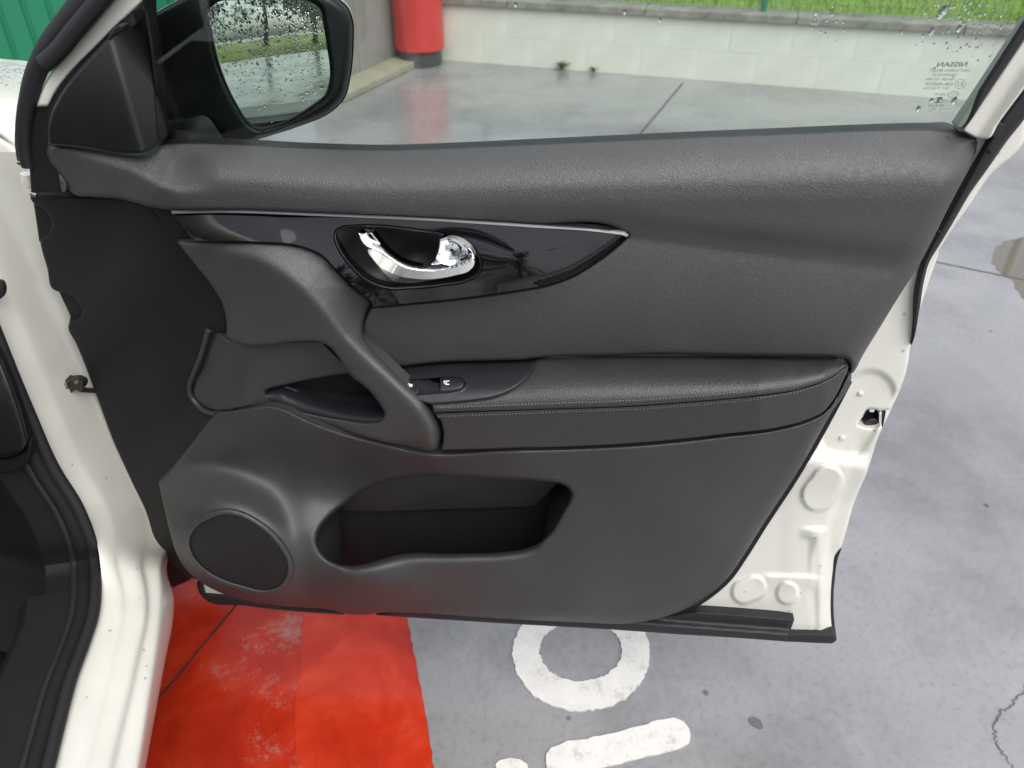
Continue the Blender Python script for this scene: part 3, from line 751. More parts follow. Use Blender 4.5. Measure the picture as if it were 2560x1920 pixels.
# front upright / A-pillar side of the window frame
panel('window_frame', [(90, 268, 1), (99, 238), (121, 193), (166, 132), (220, 72), (280, 0), (470, -255), (530, -330, 1), (630, -330, 1), (500, -165), (362, 0), (301, 57), (241, 118), (181, 178), (142, 229), (122, 268, 1)],
      lambda x, y: -.02 + 0 * x, M['paint'], door, grid=7, r=8, drop=.008, skirt=.03)
panel('frame_post', [(84, 266, 1), (124, 266, 1), (130, 300), (128, 345), (130, 390), (146, 432), (168, 480, 1), (78, 482, 1), (74, 420), (72, 340)], -.026, M['matte'], door, grid=7, r=4, drop=.003, skirt=.03)
panel('post_clip', [(146, 436, 1), (152, 440), (166, 472), (163, 479), (155, 478, 1)], -.018, M['silver'], door, grid=4, r=3, drop=.002, skirt=.01)
# black triangle gap between frame and sail
panel('frame_gasket', [(120, 270, 1), (142, 229), (181, 178), (241, 118), (301, 57), (330, 30, 1), (340, 60, 1), (250, 150), (190, 215), (150, 262), (135, 330), (122, 345, 1)], -.024, M['rubber'], door, grid=7, r=4, drop=.002, skirt=.02)
# fat front weatherstrip: round rubber profile following the pillar
def path3(px, d): c = curve(px, 8, closed=False); return DOOR(c[:, 0], c[:, 1], np.interp(np.linspace(0, 1, len(c)), np.linspace(0, 1, len(d)), d))
ws_mid = [(300, -100), (250, -40), (216, 0), (170, 55), (130, 105), (104, 150), (84, 198), (72, 245), (63, 290), (59, 330), (62, 380), (70, 416)]
tube('front_weatherstrip', path3(ws_mid, [-.02, -.022, -.026]), np.concatenate([np.linspace(.0155, .0135, 60), np.linspace(.0135, .0075, 200)])[np.linspace(0, 259, len(curve(ws_mid, 8, closed=False))).astype(int)], M['rubber'], door, seg=18)
ws2 = [(330, -100), (262, -15), (232, 22), (185, 78), (148, 124), (112, 158)]
tube('front_weatherstrip', path3(ws2, [-.006, -.01]), .0095, M['rubber'], door, seg=16)
ws3 = [(110, 140), (90, 175), (72, 215), (58, 270), (48, 320), (47, 360), (52, 400)]
tube('front_weatherstrip', path3(ws3, [-.03, -.035]), .0042, M['rubber'], door, seg=12)
ws4 = [(62, 225), (52, 290), (56, 350), (66, 410)]
tube('strip_edge', path3(ws4, [-.018, -.022]), .0012, M['silver'], door, seg=8)
for k, yy in enumerate((345, 362, 380, 398, 408)):
    a, b = DOOR(np.array([44., 64.]), np.array([yy, yy + 7.]), np.array([-.024, -.022])); tube('strip_rib', [a, b], .0014, M['rubber'], door, seg=6)

# window glass: a 4 mm pane, lower edge behind the belt line
gl = [(352, -10), (380, 60), (392, 240), (400, 420), (2400, 420), (2425, 320), (2560, 95), (2690, -110), (2840, -345), (620, -345)]
V = GLASS(np.array([p[0] for p in gl], float), np.array([p[1] for p in gl], float)); n = len(V)
Vb = V - GLASS.N * .004
pane = obj('window_glass', np.vstack([V, Vb]), [tuple(range(n))[::-1], tuple(range(n, 2 * n))] + [(i, (i + 1) % n, n + (i + 1) % n, n + i) for i in range(n)], M['glass'], door, smooth=False)

# printed marks on the glass (read from outside, so mirrored from in here)
def text_px(name, s, x0, x1, y, hgt, parent, plane, material, off, mirror=True, shear=.0, tilt=0.0, bold=0.0):
    c = bpy.data.curves.new('t', 'FONT'); c.body = s; c.offset = bold; c.fill_mode = 'FRONT'; c.resolution_u = 3
    o = bpy.data.objects.new('t', c); COL.objects.link(o); dg = bpy.context.evaluated_depsgraph_get(); dg.update()
    me = bpy.data.meshes.new_from_object(o.evaluated_get(dg)); bpy.data.objects.remove(o)
    co = np.array([v.co[:] for v in me.vertices]); lo, hi = co.min(0), co.max(0)
    u = (co[:, 0] - lo[0]) / (hi[0] - lo[0]); v = (co[:, 1] - lo[1]) / (hi[1] - lo[1])
    uu = 1 - u if mirror else u
    px = x0 + uu * (x1 - x0) + (shear * (v - .5) * hgt); py = y - (v - .5) * hgt + tilt * (px - (x0 + x1) / 2)
    X = plane(px, py, np.full(len(px), off))
    F = [tuple(p.vertices) for p in me.polygons]; bpy.data.meshes.remove(me)
    return obj(name, X, F, material, parent, smooth=False)
GM = dict(parent=door, plane=GLASS, material=M['etch'], off=.0006)
text_px('glass_print', 'NISSAN', 2343, 2418, 161, 12.5, shear=.35, bold=.018, tilt=-.012, **GM)
text_px('glass_print', 'SAINT-GOBAIN SEKURIT', 2324, 2425, 176, 7, shear=.3, **GM)
text_px('glass_print', 'TOUGHENED GP', 2331, 2393, 187, 6.5, shear=.3, **GM)
text_px('glass_print', 'TRANSP. 70% MIN', 2315, 2388, 198, 6.5, shear=.3, **GM)
text_px('glass_print', '43R-000929', 2313, 2384, 210, 8, shear=.2, **GM)
text_px('glass_print', 'DOT 39 A02 M3A', 2308, 2371, 220.5, 6.5, shear=.3, **GM)
text_px('glass_print', 'E 000199', 2337, 2370, 236, 6, shear=.3, **GM)
text_px('glass_print', 'E2', 2392, 2407, 210, 9, shear=.2, **GM)
text_px('glass_print', 'CCC', 2376, 2393, 237, 9, shear=.4, **GM)
text_px('glass_print', 'GDP 9F 5505', 2321, 2361, 264, 5, shear=.3, **GM)
text_px('glass_print', '19', 2330, 2337, 272.5, 5, shear=.3, **GM)
text_px('glass_print', '......', 2348, 2375, 272.5, 2, shear=.3, **GM)
text_px('glass_print', '..', 2323, 2331, 278, 2, shear=.3, **GM)
def poly_px(p):
    p = np.array(p, float); obj('glass_print', GLASS(p[:, 0], p[:, 1], np.full(len(p), .0006)), [tuple(range(len(p)))], M['etch'], door, smooth=False)
poly_px([(2341, 243), (2357, 243), (2356, 245.5), (2350, 246), (2345, 250), (2343, 248.5), (2346, 246), (2340.5, 245.5)])
poly_px([(2336.5, 258), (2352.5, 257.5), (2353, 255), (2348, 254.5), (2347, 251), (2343.5, 252.5), (2343.5, 254.7), (2337, 255.5)])
def ring_px(cx, cy, a, b, th, rot):
    o_ = np.array(ell(cx, cy, a, b, 40, rot)); i_ = np.array(ell(cx, cy, a - th, b - th, 40, rot)); X = np.vstack([GLASS(o_[:, 0], o_[:, 1], np.full(40, .0006)), GLASS(i_[:, 0], i_[:, 1], np.full(40, .0006))])
    obj('glass_print', X, [(k, (k + 1) % 40, 40 + (k + 1) % 40, 40 + k) for k in range(40)], M['etch'], door, smooth=False)
ring_px(2400, 210, 14, 11.5, 1.2, -.3); ring_px(2384, 236.5, 13.5, 8.5, 1.1, -.25)

def drops(name, spots, plane, parent, flatn=.45, off=0.0):
    V = []; F = []; u, v = plane.local()
    for (x, y, r_, st) in spots:
        c = plane(np.array(float(x)), np.array(float(y)), off); i = len(V); sg = 10; a0 = rng.uniform(0, 6)
        wob = 1 + .15 * rng.normal(size=sg)
        for (rf, hf) in ((1, -.05), (.82, .55), (.45, .9)):
            for k in range(sg):
                a = a0 + 2 * math.pi * k / sg
                V.append(c + u * (r_ * rf * wob[k] * math.cos(a)) + v * (r_ * st * rf * wob[k] * math.sin(a)) + plane.N * r_ * flatn * hf)
        V.append(c + plane.N * r_ * flatn)
        for q_ in range(2):
            for k in range(sg): F.append((i + q_ * sg + k, i + q_ * sg + (k + 1) % sg, i + (q_ + 1) * sg + (k + 1) % sg, i + (q_ + 1) * sg + k))
        for k in range(sg): F.append((i + 2 * sg + k, i + 2 * sg + (k + 1) % sg, i + 3 * sg))
        F.append(tuple(range(i, i + sg))[::-1])
    o = obj(name, V, F, M['water'], parent); o['kind'] = 'stuff'; return o
OUTG = Plane(GLASS.Q - GLASS.N * .0045, GLASS.N)
class Back(Plane):
    pass
sp = []
for k in range(120):
    x = rng.normal(2420, 60); y = rng.normal(60, 45)
    if inside(np.array([[x, y]]), np.array([(2200, -40), (2600, -40), (2545, 60), (2400, 300), (2200, 300)]))[0]: sp.append((x, y, rng.uniform(.0005, .0014), rng.uniform(.8, 1.8)))
for (x, y, r_) in ((2357, 28, .0042), (2350, 40, .003), (2398, 72, .003), (2331, 78, .0034), (2041, 33, .002), (2330, 250, .002), (2296, 272, .0025), (2350, 251, .003), (2385, 252, .003), (1290, 12, .002), (1562, 30, .002), (1650, 50, .0015)): sp.append((x, y, r_, 1.3))
for k in range(24): sp.append((rng.normal(2060, 30), rng.normal(60, 20), rng.uniform(.0005, .0012), 1.4))
drops('water_drops', sp, OUTG, door, .25)

# ---------------------------------------------------------------- door trim = part 'door_trim' (black carrier behind all panels)
carrier = [(135, 400, 1), (420, 380), (1200, 385), (2390, 345, 1), (2420, 400), (2290, 660), (2125, 930), (1980, 1190), (1850, 1390), (1740, 1500), (1570, 1548), (1200, 1535), (950, 1520), (700, 1500), (520, 1440), (420, 1300), (330, 1000), (180, 520, 1)]
trim = panel('door_trim', carrier, -.075, M['black'], car, grid=60, r=8, drop=.004, skirt=.01)

# upper soft panel
A_out = [(120, 366), (150, 364), (217, 369), (304, 382), (347, 384), (382, 373), (404, 362, 1), (450, 358), (577, 360), (738, 369), (960, 375), (1147, 369), (1321, 361), (1538, 351), (1760, 341), (1960, 333), (2121, 326), (2338, 320), (2385, 320), (2410, 330), (2436, 340), (2449, 350), (2443, 372), (2425, 417), (2381, 499), (2338, 586), (2294, 668), (2251, 735), (2199, 820), (2150, 902), (2140, 922), (2130, 934), (2120, 934, 1), (2122, 915), (2110, 900), (2085, 892), (2034, 890), (1860, 888), (1600, 885), (1538, 888), (1347, 894), (1317, 898), (1234, 901), (1104, 905), (978, 919, 1), (930, 869), (909, 840), (909, 817), (926, 774, 1), (930, 770, 1), (1017, 761), (1147, 748), (1277, 730), (1364, 715), (1429, 693), (1494, 655), (1538, 622), (1562, 600), (1573, 588), (1560, 579), (1321, 559), (1060, 542), (800, 531), (564, 523), (427, 525, 1), (382, 519), (304, 498), (230, 492), (187, 487), (172, 474), (143, 430), (122, 399), (117, 380)]
def top_y(x): return np.interp(x, [120, 400, 740, 960, 1320, 1760, 2120, 2385, 2450], [366, 360, 369, 375, 361, 341, 326, 320, 350])
LR = np.array([(100, 366, -.012), (150, 370, -.004), (215, 388, .008), (278, 408, .022), (345, 432, .035), (400, 462, .046), (440, 474, .049), (520, 478, .0495), (620, 482, .0495)])
_lc = curve([tuple(p[:2]) for p in LR], 8, closed=False); _ld = np.interp(_lc[:, 0], LR[:, 0], LR[:, 2])
def ridged(x, y, rc, rd, soft, k_up, k_lo):
    p = np.column_stack([x, y]); best = np.full(len(p), 1e9); sg = np.zeros(len(p)); dd = np.zeros(len(p))
    for a, b, da, db in zip(rc[:-1], rc[1:], rd[:-1], rd[1:]):
        ab = b - a; t = np.clip(((p - a) @ ab) / (ab @ ab), 0, 1); v = p - a - t[:, None] * ab; q = np.hypot(*v.T); m = q < best
        best[m] = q[m]; sg[m] = np.sign(ab[0] * v[m, 1] - ab[1] * v[m, 0]); dd[m] = (da + (db - da) * t)[m]
    s = best * sg; r_ = np.sqrt(s * s + soft ** 2)
    return dd + soft * .5 * (k_up + k_lo) * .5 - k_lo * (r_ + s) / 2 - k_up * (r_ - s) / 2
def left(x, y): return ridged(x, y, _lc, _ld, 10.0, .00068, np.interp(x, [150, 420, 520], [.00032, .0002, .0001]))
def sm(t): t = np.clip(t, 0, 1); return t * t * (3 - 2 * t)
def spline(xk, yk):
    xk = np.array(xk, float); yk = np.array(yk, float); h = np.diff(xk); dl = np.diff(yk) / h
    mt = np.concatenate([[dl[0]], (dl[:-1] * h[1:] + dl[1:] * h[:-1]) / (h[1:] + h[:-1]), [dl[-1]]])
    def f(q):
        q = np.clip(q, xk[0], xk[-1]); k = np.clip(np.searchsorted(xk, q) - 1, 0, len(h) - 1); t = (q - xk[k]) / h[k]
        return (2*t**3-3*t*t+1)*yk[k] + (t**3-2*t*t+t)*h[k]*mt[k] + (-2*t**3+3*t*t)*yk[k+1] + (t**3-t*t)*h[k]*mt[k+1]
    return f
ty_ = spline([400, 577, 738, 960, 1147, 1321, 1538, 1760, 1960, 2121, 2338, 2450], [358, 360, 369, 375, 369, 361, 351, 341, 333, 326, 320, 318])
prof_u = spline([-20, 0, .35, .7, 1.0, 1.35, 1.8, 2.6, 4.0], [-.06, -.032, .009, .0345, .0455, .0488, .0474, .0445, .0425])
prof_l = spline([-60, 0, 40, 100, 180, 260, 330, 420], [.0365, .0365, .0385, .0400, .0392, .0350, .0285, .026])
def d_up(x, y):
    kx = np.interp(x, [480, 1100, 2300], [80, 95, 118])
    up = prof_u((y - ty_(x)) / kx)
    crease = np.interp(x, [400, 1570, 1800, 2000, 2180, 2300], [588, 588, 618, 642, 662, 676])
    dip = .006 * np.exp(-((y - crease + 10) / 34.) ** 2)
    lo = prof_l(y - crease)
    k = sm((y - crease + 16) / 26)
    d = (up - dip) * (1 - k) + lo * k
    d = d - .03 * sm((x - 2290) / 170) * sm((480 - y) / 120) * .6
    kl = sm((x - 430) / 120)
    return left(x, y) * (1 - kl) + d * kl
def e_up(x, y):
    if x > 2110 and y > 345: return 46, .034
    if x < 460: return 12, .008
    if y < 420: return 6, .006
    return 7, .0045
panel('upper_panel', A_out, d_up, M['soft'], trim, grid=8.5, edge=e_up, skirt=.02)

# gloss inlay with opening for the handle
bez = [(833, 592), (837, 576), (854, 565), (887, 561), (952, 561), (1039, 570), (1104, 580), (1158, 599), (1191, 623), (1205, 650), (1206, 672), (1195, 691), (1169, 705), (1104, 717), (1017, 725), (974, 726), (941, 718), (908, 701), (876, 671), (850, 636), (836, 607)]
B_out = [(429, 535, 1), (564, 533), (800, 541), (1060, 552), (1321, 569), (1500, 582), (1556, 588, 1), (1566, 594), (1534, 622), (1492, 652), (1428, 690), (1364, 712), (1277, 727), (1147, 745), (1017, 758), (934, 766, 1), (928, 752, 1), (887, 718), (843, 675), (800, 633), (765, 618), (738, 611), (651, 604), (486, 602, 1)]
d_gl = TP([(430, 535, .030), (486, 600, .050), (700, 540, .032), (700, 605, .0505), (1000, 550, .034), (1000, 640, .0475), (1300, 570, .033), (1300, 650, .046), (1540, 590, .035), (1450, 670, .046), (1277, 725, .054), (1000, 755, .060), (830, 640, .051), (1550, 596, .036)], 4e-3)
_g0 = d_gl
d_gl = lambda x, y: _g0(x, y) + .0055
def e_gl(x, y):
    if x > 1230 and y > 600 and y > 600 + (1560 - x) * .28: return 20, .009
    return 2.5, .0012
def d_gl2(x, y):
    yb = np.interp(x, [1230, 1277, 1364, 1428, 1492, 1534, 1566], [733, 727, 712, 690, 652, 622, 594]); return d_gl(x, y) - .010 * np.clip((y - yb + 20) / 20, 0, 1) * np.clip((x - 1240) / 120, 0, 1)
panel('gloss_inlay', B_out, d_gl2, M['gloss'], trim, grid=6, r=0, drop=0, holes=[bez], skirt=.018)
strip = [(427, 526, 1), (564, 524), (800, 532), (1060, 543), (1321, 560), (1520, 576), (1566, 581), (1572, 588), (1566, 594, 1), (1556, 588, 1), (1500, 581), (1321, 568.5), (1060, 551.5), (800, 540.5), (564, 532.5), (430, 534.5, 1)]
panel('accent_strip', strip, lambda x, y: np.interp(x, [427, 600, 1480, 1566], [.041, .0455, .0445, .0405]) - .0032 * np.clip((np.interp(x, [427, 564, 800, 1060, 1321, 1566], [534, 532, 540, 551, 568, 590]) - y) / 9, 0, 1), M['silver'], trim, grid=4, r=1.5, drop=.0006, skirt=.012)
panel('inlay_end_cap', [(380, 521, 1), (428, 527, 1), (487, 603, 1), (444, 604, 1)], TP([(380, 521, .012), (428, 527, .022), (487, 603, .02), (444, 604, .012)]), M['black'], trim, grid=7, r=3, drop=.002, skirt=.02)
# recessed cup behind the release handle
def inset(poly, k):
    c = curve(poly, 6); c = c if area(c) > 0 else c[::-1]; t = np.roll(c, -1, 0) - np.roll(c, 1, 0); t /= np.linalg.norm(t, axis=1)[:, None]; return c + np.stack([-t[:, 1], t[:, 0]], -1) * k
bz1 = inset(bez, -1.0); bz2 = inset(bez, 9)
panel('handle_bezel', [tuple(p) for p in bz1[::2]], lambda x, y: d_gl(x, y) - .004, M['sail'], trim, grid=5, r=5, drop=.006, holes=[[tuple(p) for p in bz2[::2]]], hole_edges=[lambda x, y: (5, .004)], skirt=.012)
bz3 = inset(bez, 2)
panel('handle_cup', [tuple(p) for p in bz3[::2]], TP([(850, 600, .034), (1180, 650, .03), (1000, 590, .006), (1050, 630, .002), (960, 680, .012), (900, 620, .016), (1000, 715, .026), (1130, 620, .012), (1130, 690, .024)]), M['sail'], trim, grid=6, r=2, drop=.001, skirt=.0)
# chrome release lever: top-facing band and front face in one curved blade
lever = [(897, 583, 1), (928, 582, 1), (941, 596), (956, 615), (978, 637), (1006, 656), (1039, 666), (1062, 667), (1086, 653, 1), (1092, 640), (1100, 598, 1), (1115, 594), (1136, 598), (1160, 611), (1180, 629), (1187, 647), (1185, 665), (1173, 678), (1136, 690), (1071, 702), (1017, 709), (984, 704), (965, 689), (941, 661), (915, 626), (901, 596)]
# ridge of the blade, where the sky-lit top band meets the front face
rid = np.array([(894, 580), (900, 594), (908, 607), (921, 617), (939, 624), (956, 632), (969, 642), (995, 660), (1017, 671), (1050, 677), (1082, 678), (1115, 674), (1147, 666), (1180, 652)], float)
inn = np.array([(930, 583), (941, 596), (956, 615), (978, 637), (1006, 656), (1039, 666), (1071, 668), (1104, 662), (1138, 655), (1160, 645), (1172, 632)], float)
def d_lev(x, y):
    p = np.column_stack([x, y]); dr, _ = dist_open(p, rid); ry = np.interp(x, rid[:, 0], rid[:, 1]); above = y < ry
    d = np.where(above, .060 - .0005 * np.clip(dr, 0, 18), .060 - .0002 * dr)
    # thumb pad at the right: a shallow dish
    t = np.hypot((x - 1128) / 44, (y - 628) / 34); dish = np.clip((x - 1080) / 30, 0, 1) * (y < ry - 6)
    d = np.where((x > 1082) & (y < ry - 4), np.maximum(d, .040) - .012 * np.clip(1 - t, 0, 1) + .012 * np.clip((x - 1120) / 60, 0, 1), d)
    return d - .004 * np.clip((930 - x) / 60, 0, 1)
def dist_open(p, line):
    best = np.full(len(p), 1e9)
    for a, b in zip(line[:-1], line[1:]):
        ab = b - a; t = np.clip(((p - a) @ ab) / (ab @ ab), 0, 1); best = np.minimum(best, np.hypot(*(p - a - t[:, None] * ab).T))
    return best, None
panel('release_lever', lever, d_lev, M['chrome'], trim, grid=3.0, r=2, drop=.0008, skirt=.012)

# pull handle: upper lobe, diagonal bar and lower bar round the grab opening
C_out = [(443, 604, 1), (486, 605), (560, 607), (651, 608), (738, 615), (765, 622), (800, 637), (843, 678), (887, 721), (924, 752), (928, 758), (924, 774), (909, 817), (909, 841), (928, 869), (974, 919), (1017, 961), (1060, 996), (1086, 1022), (1100, 1056), (1105, 1080), (1102, 1104), (1094, 1121), (1078, 1128), (1040, 1123), (975, 1108), (875, 1083), (775, 1048), (720, 1027), (688, 1013, 1), (700, 1012, 1), (741, 1024), (841, 1046), (925, 1056), (950, 1052), (962, 1034), (952, 1014), (930, 985), (868, 926), (842, 887), (825, 868), (803, 856), (760, 854), (599, 859), (580, 852), (566, 843, 1), (565, 800), (556, 760), (534, 721), (490, 664)]
RID = np.array([(430, 606, .022), (470, 613, .032), (560, 628, .05), (653, 652, .062), (729, 699, .071), (759, 724, .074), (805, 771, .076), (864, 842, .075), (927, 906, .080), (991, 965, .089), (1048, 1026, .097), (1078, 1080, .096), (1084, 1130, .090)])
_rc = curve([tuple(p[:2]) for p in RID], 8, closed=False); _rd = np.interp(_rc[:, 0], RID[:, 0], RID[:, 2])
def d_pull(x, y):
    p = np.column_stack([x, y]); best = np.full(len(p), 1e9); sg = np.zeros(len(p)); dd = np.zeros(len(p))
    for a, b, da, db in zip(_rc[:-1], _rc[1:], _rd[:-1], _rd[1:]):
        ab = b - a; t = np.clip(((p - a) @ ab) / (ab @ ab), 0, 1); v = p - a - t[:, None] * ab; q = np.hypot(*v.T); m = q < best
        best[m] = q[m]; sg[m] = np.sign(ab[0] * v[m, 1] - ab[1] * v[m, 0]); dd[m] = (da + (db - da) * t)[m]
    s = best * sg                              # > 0 on the lower left of the ridge (image y points down)
    r_ = np.sqrt(s * s + 13 ** 2); lo_ = (r_ + s) / 2; up_ = (r_ - s) / 2
    kr = np.interp(y, [600, 720, 840, 960, 1060], [.0003, .0004, .0008, .0008, .0005])
    return dd + .004 - .00026 * lo_ - kr * up_
def e_pull(x, y):
    if x > 905 and y < 780: return 10, .008
    if x > 905 and y < 1000: return 12, .012
    if x > 1000: return 26, .022
    if y < 700 and x > 440: return 5, .004
    return 9, .008
panel('pull_handle', C_out, d_pull, M['pull'], trim, grid=7, edge=e_pull, skirt=.02)
# recess behind the pull and its left ear
ear = [(529, 824), (538, 826), (566, 845), (599, 857, 1), (803, 852, 1), (880, 930, 1), (900, 960, 1), (868, 934, 1), (790, 946), (714, 962), (680, 970), (664, 976), (700, 1010, 1), (684, 1012), (610, 1018), (540, 1026), (512, 1018), (492, 1000), (484, 986), (484, 972), (507, 910), (520, 850)]
panel('grab_recess', ear, TP([(529, 826, -.03), (484, 980, -.045), (512, 1018, -.035), (507, 910, -.04), (560, 850, .0), (560, 940, .0), (550, 1020, -.006), (600, 860, .012), (620, 950, .016), (700, 900, .02), (800, 860, .022), (860, 925, .016), (720, 958, .014), (664, 978, .012), (690, 1010, .012)]), M['plastic'], trim, grid=7, r=5, drop=.004, skirt=.02)
panel('recess_floor', [(640, 960, 1), (880, 915, 1), (975, 1020, 1), (960, 1065, 1), (820, 1050, 1), (690, 1010, 1)], -.02, M['black'], trim, grid=14, r=2, drop=.001, skirt=.01)
lip = [(660, 982), (672, 972), (700, 965), (775, 986), (875, 1006), (938, 1013), (958, 1016, 1), (966, 1036), (953, 1057), (926, 1060), (841, 1050), (741, 1028), (674, 1002)]
def d_lip(x, y):
    yu = np.interp(x, [655, 680, 705, 775, 875, 945, 970], [982, 970, 966, 987, 1007, 1014, 1018]); yl = np.interp(x, [655, 668, 680, 741, 841, 926, 953, 970], [986, 997, 1004, 1027, 1049, 1059, 1056, 1040])
    t = np.clip((y - yu) / (yl - yu + 1e-6), 0, 1); k = np.interp(x, [655, 720, 850, 970], [.25, .6, 1, 1])
    return d_pull(x, yl) - .002 - .04 * k * (1 - np.sin(t * math.pi / 2))
panel('grab_lip', lip, d_lip, M['switchplate'], trim, grid=5, r=3, drop=.002, skirt=.02)

# armrest: top pad, front pad, switch plate
def seam_y(x): return np.interp(x, [1080, 1321, 1600, 1760, 1860, 1990, 2050, 2090, 2118], [1033, 1024, 1014, 1002, 993, 975, 957, 936, 912])
def arm_top(x): return np.interp(x, [978, 1104, 1317, 1347, 1538, 1860, 2034, 2090, 2120], [920, 906, 899, 895, 889, 890, 892, 895, 912])
def d_arm(x, y):
    t = arm_top(x); s = seam_y(x); k = np.clip((y - t) / (s - t + 1e-6), 0, 1.3); fr_ = np.interp(x, [1000, 1900, 2060, 2120], [.094, .094, .07, .042])
    base = np.interp(x, [1000, 2000, 2120], [.019, .019, .026])
    top = base + (fr_ - base) * np.sin(np.clip(k, 0, 1) * math.pi / 2) ** .92
    front = fr_ - .004 - .010 * np.clip((y - s) / 100, 0, 1.2)
    return np.where(k < 1, top, front)
top_out = [(1342, 894, 1), (1360, 889), (1538, 884), (1860, 885), (2034, 887), (2085, 890), (2108, 897), (2120, 914, 1)] + [(float(x), float(seam_y(x)) - .5) for x in (2105, 2090, 2050, 1990, 1860, 1760, 1600, 1321)] + [(1084, 1031, 1), (1080, 1012, 1), (1169, 1005), (1234, 995), (1286, 971), (1321, 940), (1335, 915)]
panel('armrest_top', top_out, d_arm, M['hide'], trim, grid=7, r=5, drop=.0035, skirt=.012)
front_out = [(1085, 1033, 1)] + [(float(x), float(seam_y(x)) + .5) for x in (1321, 1600, 1760, 1860, 1990, 2050, 2090, 2105)] + [(2121, 916, 1), (2117, 930), (2108, 950), (2090, 988), (2060, 1026), (2012, 1050), (1947, 1067), (1817, 1084), (1600, 1107), (1451, 1115), (1234, 1122), (1104, 1125, 1), (1108, 1080), (1100, 1050)]
panel('armrest_front', front_out, lambda x, y: d_arm(x, np.maximum(y, seam_y(x) + .2)), M['hide'], trim, grid=7, r=5, drop=.0035, skirt=.012)
sw_out = [(960, 918, 1), (1104, 907), (1234, 902), (1317, 899), (1341, 898, 1), (1333, 916), (1319, 940), (1284, 970), (1232, 993), (1169, 1003), (1078, 1011, 1), (1040, 1000, 1)]
bzl = [(985, 955, 1), (1006, 951), (1047, 948), (1099, 944), (1143, 943), (1155, 947), (1163, 956), (1164, 964), (1156, 973), (1134, 979), (1099, 982), (1042, 987), (1015, 989, 1)]
d_sw = lambda x, y: d_arm(x, y) - .003
panel('switch_plate', sw_out, d_sw, M['switchplate'], trim, grid=6, r=4, drop=.002, holes=[bzl], hole_edges=[lambda x, y: (5, -.002)], skirt=.012)
panel('switch_well', [(980, 948, 1), (1150, 938, 1), (1170, 950, 1), (1168, 975, 1), (1140, 985, 1), (1010, 995, 1)], lambda x, y: d_arm(x, y) - .018, M['black'], trim, grid=12, r=2, drop=.001, skirt=.0)
panel('lock_switch', [(990, 955, 1), (1044, 950, 1), (1047, 953), (1042, 984), (1039, 986, 1), (1018, 986, 1)], lambda x, y: d_sw(x, y) + .001, M['switchplate'], trim, grid=5, r=3, drop=.0015, skirt=.01)
panel('switch_scoop', [(1049, 951, 1), (1056, 951), (1066, 957), (1078, 966), (1094, 970, 1), (1097, 981, 1), (1044, 985, 1)], lambda x, y: d_sw(x, y) - .001, M['switchplate'], trim, grid=5, r=3, drop=.002, skirt=.01)
panel('window_switch', [(1100, 947, 1), (1130, 945), (1148, 946), (1158, 953), (1159, 963), (1150, 972), (1135, 976), (1098, 979, 1)], lambda x, y: d_sw(x, y) + .0035 - .00012 * np.abs(y - 956), M['switchplate'], trim, grid=5, r=4, drop=.002, skirt=.012)
# white symbols on the switches: padlock and a window with arrow
def sym(polys, f):
    V = []; F = []
    for p in polys:
        p = np.array(p, float); i = len(V); V += f(p[:, 0], p[:, 1]).tolist(); F.append(tuple(range(i, i + len(p))))
    return obj('switch_symbol', V, F, M['ink'], trim, smooth=False)
fw_ = lambda x, y: DOOR(x, y, d_sw(x, y) + .0039 - .00012 * np.abs(y - 956))
sym([[(1109, 952), (1123, 951), (1123, 953), (1111, 954)], [(1121, 951), (1123, 951), (1123, 962), (1121, 962)], [(1109, 952), (1111, 953), (1111, 958), (1109, 957)], [(1109, 957), (1111, 956), (1116, 961), (1115, 962)], [(1114, 960), (1123, 960), (1123, 962), (1114, 962)], [(1116, 954), (1119, 957), (1113, 957)], [(1115, 957), (1117, 957), (1117, 959), (1115, 959)]], fw_)
fl_ = lambda x, y: DOOR(x, y, d_sw(x, y) + .0016)
sym([[(1023, 961), (1031, 960), (1031, 967), (1023, 967)], [(1019, 962), (1020, 959), (1021, 960), (1020.5, 963)], [(1020, 959), (1024, 958.5), (1024, 960), (1020.5, 960.5)], [(1023.4, 958.5), (1025, 958.5), (1025, 961), (1023.4, 961)]], fl_)
# stitching either side of the seam
V = []; F = []
def stitch_row(offs, ph):
    xs = np.arange(1092, 2112, 1.0); ys = seam_y(xs) + offs * np.interp(xs, [1080, 1900, 2110], [1, 1, .55]); s = np.concatenate([[0], np.cumsum(np.hypot(np.diff(xs), np.diff(ys)))])
    for q_ in np.arange(3 + ph, s[-1], 8.4):
        a = np.array([np.interp(q_ - 2.7, s, xs), np.interp(q_ - 2.7, s, ys)]); b = np.array([np.interp(q_ + 2.7, s, xs), np.interp(q_ + 2.7, s, ys)])
        P = DOOR(np.array([a[0], (a[0] + b[0]) / 2, b[0]]), np.array([a[1], (a[1] + b[1]) / 2, b[1]]), np.concatenate([d_arm(np.array([a[0]]), np.array([a[1]])) - .0006, d_arm(np.array([(a[0] + b[0]) / 2]), np.array([(a[1] + b[1]) / 2])) + .0004, d_arm(np.array([b[0]]), np.array([b[1]])) - .0006]))
        i = len(V); u, v = DOOR.local()
        for k, p in enumerate(P):
            rr = .0012
            for th in range(5): V.append(p + rr * (v * math.cos(th * 1.2566) + DOOR.N * math.sin(th * 1.2566)))
        for k in range(2):
            for th in range(5): F.append((i + k * 5 + th, i + k * 5 + (th + 1) % 5, i + (k + 1) * 5 + (th + 1) % 5, i + (k + 1) * 5 + th))
stitch_row(-13.0, 0); stitch_row(9.0, 2)
tag(obj('stitching', V, F, M['thread'], trim), kind='stuff')

